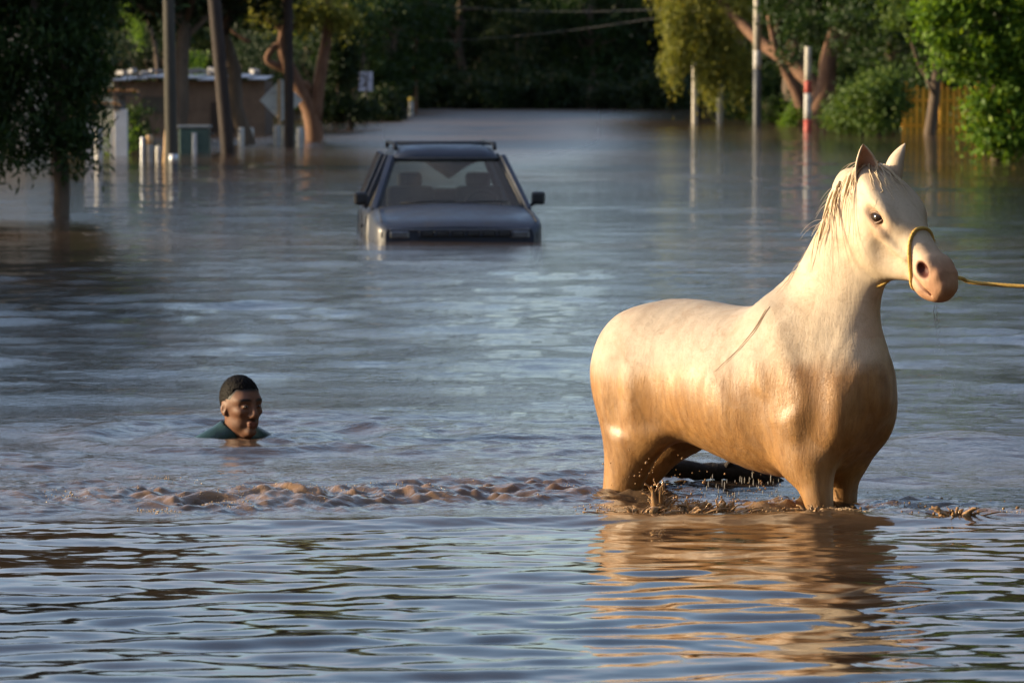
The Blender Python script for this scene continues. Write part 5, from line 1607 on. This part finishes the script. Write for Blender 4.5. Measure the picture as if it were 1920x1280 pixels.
me = mesh_np("body", V, Q)
lip = np.exp(-(((V[:, 0] - .10) / .02) ** 2 + (V[:, 1] / .026) ** 2 + ((V[:, 2] + .070) / .013) ** 2))
brow = np.zeros(len(V)); stub = np.clip(1 - np.abs(V[:, 2] + .085) / .04, 0, 1) * (V[:, 0] > .02) * (V[:, 2] > -.13)
for sd in (-1, 1):
    arc = .031 + .004 * np.cos((V[:, 1] - sd * .032) * 60)
    brow = np.maximum(brow, np.exp(-(((V[:, 2] - arc) / .0062) ** 4 + ((V[:, 1] - sd * .034) / .024) ** 6)) * (V[:, 0] > .05))
mous = np.exp(-(((V[:, 2] + .050) / .006) ** 2 + (V[:, 1] / .03) ** 4)) * (V[:, 0] > .07)
zl = .070 - 1.9 * np.clip(.045 - V[:, 0], 0, .055)      # hairline: high on the brow, down behind the ears
scalp = np.clip((V[:, 2] - zl) / .012 + .5, 0, 1) * (V[:, 2] > -.065)
scalp = np.maximum(scalp, np.clip((-.045 - V[:, 0]) / .01, 0, 1) * (V[:, 2] > -.065))
scalp = scalp * ~((np.abs(V[:, 1]) > .0735) & (V[:, 2] < .034) & (V[:, 0] > -.05))
set_attr(me, "marks", np.stack([lip, np.clip(brow + .55 * mous + scalp, 0, 1), stub], 1))
M_skin, nt, b = new_mat("brown_skin")
L = nt.links.new
at = N(nt, "ShaderNodeAttribute"); at.attribute_name = "marks"
mk = N(nt, "ShaderNodeSeparateColor"); L(at.outputs["Color"], mk.inputs[0])
tc = N(nt, "ShaderNodeTexCoord"); n1 = noise(nt, tc.outputs["Object"], 28, 4.0)
c = ramp(nt, n1.outputs[0], [(.3, (.135, .060, .034)), (.7, (.195, .094, .055))]).outputs[0]
c = mixc(nt, mk.outputs[0], c, (.20, .062, .05))
s2 = N(nt, "ShaderNodeMath", operation='MULTIPLY'); L(mk.outputs[2], s2.inputs[0]); s2.inputs[1].default_value = .35
c = mixc(nt, s2.outputs[0], c, (.075, .045, .03))
c = mixc(nt, mk.outputs[1], c, (.012, .009, .008))
L(c, b.inputs["Base Color"]); b.inputs["Roughness"].default_value = .55; b.inputs["Specular IOR Level"].default_value = .3; b.inputs["Coat Weight"].default_value = .0; b.inputs["Coat Roughness"].default_value = .25
b.inputs["Subsurface Weight"].default_value = .08; b.inputs["Subsurface Radius"].default_value = (.012, .005, .003)
link("body", me, M_skin, man)
# short black hair: a cap grown from the skull
ff = Field()
ff.ell((-.020, 0, .038), (.1035, .0795, .0975), k=.02)
def hairline(X, Y, Z):
    # forehead and face stay clear; sides come down to the ears
    return (.076 - 1.6 * np.clip(.040 - X, 0, .048) + .003 * np.sin(Y * 210)) - Z + 0 * Y
ff.add(hairline, (-.3, -.3, -.3), (.3, .3, .3), .002, 'i')
xs = axis_steps([(-.16, .12, .0036)]); ys = axis_steps([(-.11, .11, .0036)]); zs = axis_steps([(-.09, .15, .0036)])
hvv, hqq = surface_nets(ff.grid(xs, ys, zs, .05), xs, ys, zs)
hvv = relax(hvv, hqq, 2, .5)
hvv = hvv + np.random.default_rng(2).normal(0, .0011, hvv.shape)
M_hair = weathered("short_black_hair", (.004, .0035, .0035), (.010, .008, .007), 90, .6, .3, .003)
M_hair.node_tree.nodes["Principled BSDF"].inputs["Specular IOR Level"].default_value = .08
link("hair", mesh_np("hair", hvv, hqq), M_hair, man)
M_eyew, nt, b = new_mat("eye_white"); b.inputs["Base Color"].default_value = (.22, .19, .17, 1); b.inputs["Roughness"].default_value = .25
M_iris, nt, b = new_mat("iris"); b.inputs["Base Color"].default_value = (.012, .007, .005, 1); b.inputs["Roughness"].default_value = .15
ex, ey_, ez = np.eye(3)
for sd in (-1, 1):
    e = ellipsoid_mb((.0835, sd * .031, .0065), (ex, ey_, ez), (.0105, .0125, .0052)).build("eye", M_eyew, man, smooth=True)
    ellipsoid_mb((.0925, sd * .031 - .002, .0065), (ex, ey_, ez), (.0030, .0055, .0050), 10, 6).build("iris", M_iris, e, smooth=True)
# shirt: collar and wet shoulders
sf = Field()
sf.gencyl([(-.05, 0, -.118, .078, .080), (-.068, 0, -.165, .110, .088), (-.080, 0, -.225, .178, .100), (-.14, 0, -.38, .196, .125), (-.23, 0, -.58, .166, .115)], k=.03)
for sd in (-1, 1):
    sf.gencyl([(-.058, sd * .06, -.125, .05, .055), (-.068, sd * .13, -.168, .060, .066), (-.07, sd * .178, -.208, .070, .072), (.00, sd * .215, -.27, .066, .066)], k=.04)
sf.gencyl([(-.02, 0, -.04, .066, .066), (-.045, 0, -.10, .068, .070), (-.055, 0, -.15, .06, .06)], k=.004, op='s')          # neck opening
sf.gencyl([(.01, 0, -.08, .045, .05), (.04, 0, -.16, .02, .06)], k=.004, op='s')
xs = axis_steps([(-.42, .12, .0065)]); ys = axis_steps([(-.33, .33, .0065)]); zs = axis_steps([(-.72, -.25, .02), (-.25, -.02, .0055)])
V, Q = surface_nets(sf.grid(xs, ys, zs, .05), xs, ys, zs)
M_shirt = weathered("wet_green_shirt", (.008, .032, .026), (.018, .058, .046), 22, .35, .5, .006)
sh = link("shirt", mesh_np("shirt", V, Q), M_shirt, man)
for sd in (-1, 1):
    MB().grid([[(-.045 + .058 * math.cos(a) - .004 * j, sd * .062 * math.sin(a) * (1 + .10 * j), -.080 - .055 * math.cos(a) * .4 - .016 * j) for a in np.linspace(.15, math.pi, 14)] for j in range(4)]).build("collar", M_shirt, sh, smooth=True, solid=.004)
man.scale = (1.06, 1.06, 1.06)
# ---------------------------------------------------------------- splashes and drops thrown up by the horse
M_splash, nt, b = new_mat("muddy_splash")
geo = N(nt, "ShaderNodeNewGeometry"); n1 = noise(nt, geo.outputs["Position"], 22, 4.0)
nt.links.new(ramp(nt, n1.outputs[0], [(.3, (.22, .125, .055)), (.7, (.42, .26, .13))]).outputs[0], b.inputs["Base Color"])
b.inputs["Roughness"].default_value = .10; b.inputs["IOR"].default_value = 1.33
b.inputs["Subsurface Weight"].default_value = .25; b.inputs["Subsurface Radius"].default_value = (.02, .011, .005)
rsx = np.random.default_rng(31)
def splash(px, py, w, h, label, seed, n=30):
    """Fingers of muddy water thrown up from the surface, breaking into beads."""
    r = np.random.default_rng(seed)
    x, y = wpos(px, py)
    mb = MB(); o0 = np.array([x, y, 0.0])
    for i in range(n):
        bx = r.normal(0, .30) * w; by = r.normal(0, .12) * w
        hh = h * r.uniform(.25, 1.0) * math.exp(-(bx / w) ** 2 * 2)
        vx, vy = bx * 1.2 + r.normal(0, .25) * hh, by + r.normal(0, .2) * hh
        T = np.linspace(0, 1, 7)
        arc = r.uniform(.9, 1.5)
        cw, cp = r.normal(0, .10) * hh, r.uniform(2, 6)
        P = [(bx + vx * t + cw * math.sin(cp * t), by + vy * t, -.012 + (hh + .012) * (t * (1 + arc) - arc * t * t) / 1.0) for t in T]
        r0 = .0018 + min(r.exponential(.0026), .010)
        R_ = r0 * (1.9 - 1.55 * T) * (1 + .35 * np.sin(T * 9 + r.uniform(0, 6)))
        R_[-1] = r0 * .8; R_[-2] = r0 * .45
        mb.tube(P, list(np.maximum(R_, .0008)), 6)
    o = mb.build("muddy_splash", M_splash, smooth=True)
    o.location = (x, y, float(water_z(np.array([x]), np.array([y]))[0]))
    tag(o, label, "splash", kind="stuff")
splash(1238, 962, .060, .130, "tall spout of muddy water thrown up between the horse's legs", 1, 26)
splash(1290, 963, .13, .045, "low ragged splash under the horse's belly beside the tall spout", 2, 24)
splash(1352, 961, .12, .050, "low lapping splash under the horse's chest side", 3, 22)
splash(1200, 966, .12, .030, "low splash in front of the near hind leg", 4, 20)
splash(1530, 966, .14, .022, "low splash round the near foreleg", 5, 18)
splash(1795, 977, .12, .032, "spiky little splash at the right end of the froth line", 8, 18)
# foam: bubbles gathered along the front of the churned water and on its crests
OV = np.array([(1, 0, 0), (-1, 0, 0), (0, 1, 0), (0, -1, 0), (0, 0, 1), (0, 0, -1)], float)
OF = np.array([(0, 2, 4), (2, 1, 4), (1, 3, 4), (3, 0, 4), (2, 0, 5), (1, 2, 5), (3, 1, 5), (0, 3, 5)])
nb = 42000
bx = rsx.uniform(-2.6, 2.3, nb)
line = 15.60 + .06 * np.sin(bx * 2.3) + .05 * np.sin(bx * 6.1 + 1) + .022 * np.sin(bx * 17)
by = np.where(rsx.uniform(size=nb) < .55, line + rsx.normal(0, .035, nb), 15.55 + np.abs(rsx.normal(0, .75, nb)))
keep = turb_mask(bx, by) * (.5 + .9 * np.sin(bx * 5.3 + 2 * np.sin(bx * 1.9) + by * 7) * np.sin(bx * 11 + by * 3)) > .36
bx, by = bx[keep], by[keep]
bz = water_z(bx, by)
up_ = (bz > np.median(bz) - .004) | (by < 15.75)
bx, by, bz = bx[up_], by[up_], bz[up_]
br = np.minimum(.0007 + rsx.exponential(.0008, len(bx)), .0036)
V = (OV[None] * br[:, None, None] + np.stack([bx, by, bz + br * .3], 1)[:, None]).reshape(-1, 3)
F = (OF[None] + (np.arange(len(bx)) * 6)[:, None, None]).reshape(-1, 3)
M_foam, nt, b = new_mat("tan_foam"); b.inputs["Base Color"].default_value = (.52, .37, .22, 1); b.inputs["Roughness"].default_value = .15
tag(link("foam", mesh_np("foam", V, F), M_foam), "tan foam bubbles along the churned water round the horse", "foam", kind="stuff")
# flying drops
dv, dfc = [], []
ico = bmesh.new(); bmesh.ops.create_icosphere(ico, subdivisions=1, radius=1.0)
IV = np.array([v.co[:] for v in ico.verts]); IF = np.array([[v.index for v in f.verts] for f in ico.faces]); ico.free()
def drops(name, pts, rad, label, stretch=None):
    V = []; F = []
    for i, (p, r) in enumerate(zip(pts, rad)):
        st = np.array([1, 1, 1.0 if stretch is None else stretch[i]])
        V.append(IV * r * st + np.array(p)); F.append(IF + i * len(IV))
    o = link(name, mesh_np(name, np.vstack(V), np.vstack(F)), M_splash)
    tag(o, label, "water drops", kind="stuff")
pts = []; rad = []
for (px, py, d, n, sx, sz) in ((1240, 900, 16.0, 26, .12, .05), (1210, 880, 16.3, 14, .05, .05), (1430, 920, 16.2, 60, .22, .05), (1340, 930, 16.2, 40, .22, .06), (1800, 960, 15.7, 22, .12, .02), (1250, 970, 15.8, 50, .18, .02), (1500, 965, 15.75, 40, .25, .015), (1650, 962, 15.75, 36, .25, .015)):
    for i in range(n):
        pts.append(((px - 960) / FPX * d + rsx.normal(0, sx), d + rsx.normal(0, .08), max(.012, zat(py, d) + rsx.normal(0, sz)))); rad.append(min(.0075, .0018 + rsx.exponential(.0014)))
drops("flying_drops", pts, rad, "muddy water drops flying round the wading horse")
# water dripping from belly and muzzle
M_drip, nt, b = new_mat("clear_drip"); b.inputs["Base Color"].default_value = (.75, .72, .66, 1); b.inputs["Roughness"].default_value = .05; b.inputs["Transmission Weight"].default_value = .6; b.inputs["IOR"].default_value = 1.33
pts = []; rad = []; stv = []
for i in range(46):
    px = rsx.uniform(1320, 1470); d = 16.25
    zt = zat(893, d)
    pts.append(((px - 960) / FPX * d, d + rsx.uniform(-.1, .1), rsx.uniform(.01, zt))); rad.append(rsx.uniform(.0012, .0026)); stv.append(rsx.uniform(2, 8))
mzl = [(1752, 578), (1757, 577)]
for (px, py) in mzl:
    for i in range(26):
        t = i / 26
        d = 15.98
        pts.append(((px + 6 * t + rsx.normal(0, .8 + 2 * t) - 960) / FPX * d, d + rsx.normal(0, .004), zat(py - 4 + t * 88, d))); rad.append(rsx.uniform(.0010, .0019)); stv.append(4.0 if t < .45 else rsx.uniform(.8, 2))
for i in range(10):
    d = 15.98
    pts.append(((rsx.uniform(1755, 1795) - 960) / FPX * d, d + rsx.normal(0, .03), zat(rsx.uniform(650, 780), d))); rad.append(rsx.uniform(.0012, .0022)); stv.append(1.4)
V = []; F = []
for i, (p, r) in enumerate(zip(pts, rad)):
    V.append(IV * r * np.array([1, 1, stv[i]]) + np.array(p)); F.append(IF + i * len(IV))
tag(link("dripping_water", mesh_np("dripping_water", np.vstack(V), np.vstack(F)), M_drip), "thin strings of water dripping from the horse's muzzle and belly", "water drops", kind="stuff")
# sodden dark log drifting behind the horse
x, y = wpos(1330, d=17.15)
lg = thing("drifting_log", (x, y, 0), "sodden black log drifting under the horse's belly", "log")
rlg = np.random.default_rng(4)
lp = catmull([(-.24, 0, .048), (-.16, .0, .050), (-.02, .02, .036), (.12, .03, .030), (.24, .04, .006), (.33, .05, -.04)], 26) + rlg.normal(0, .0025, (26, 3))
MB().tube(lp, list(np.interp(np.linspace(0, 1, 26), [0, .06, .4, .8, 1], [.014, .030, .040, .032, .016]) * (1 + rlg.normal(0, .10, 26))), 10).build("trunk", M_wood_dark, lg, smooth=True)
MB().tube([(.06, .02, .03), (.10, .0, .09), (.12, -.01, .13)], [.018, .013, .006], 7).build("branch_stub", M_wood_dark, lg, smooth=True)
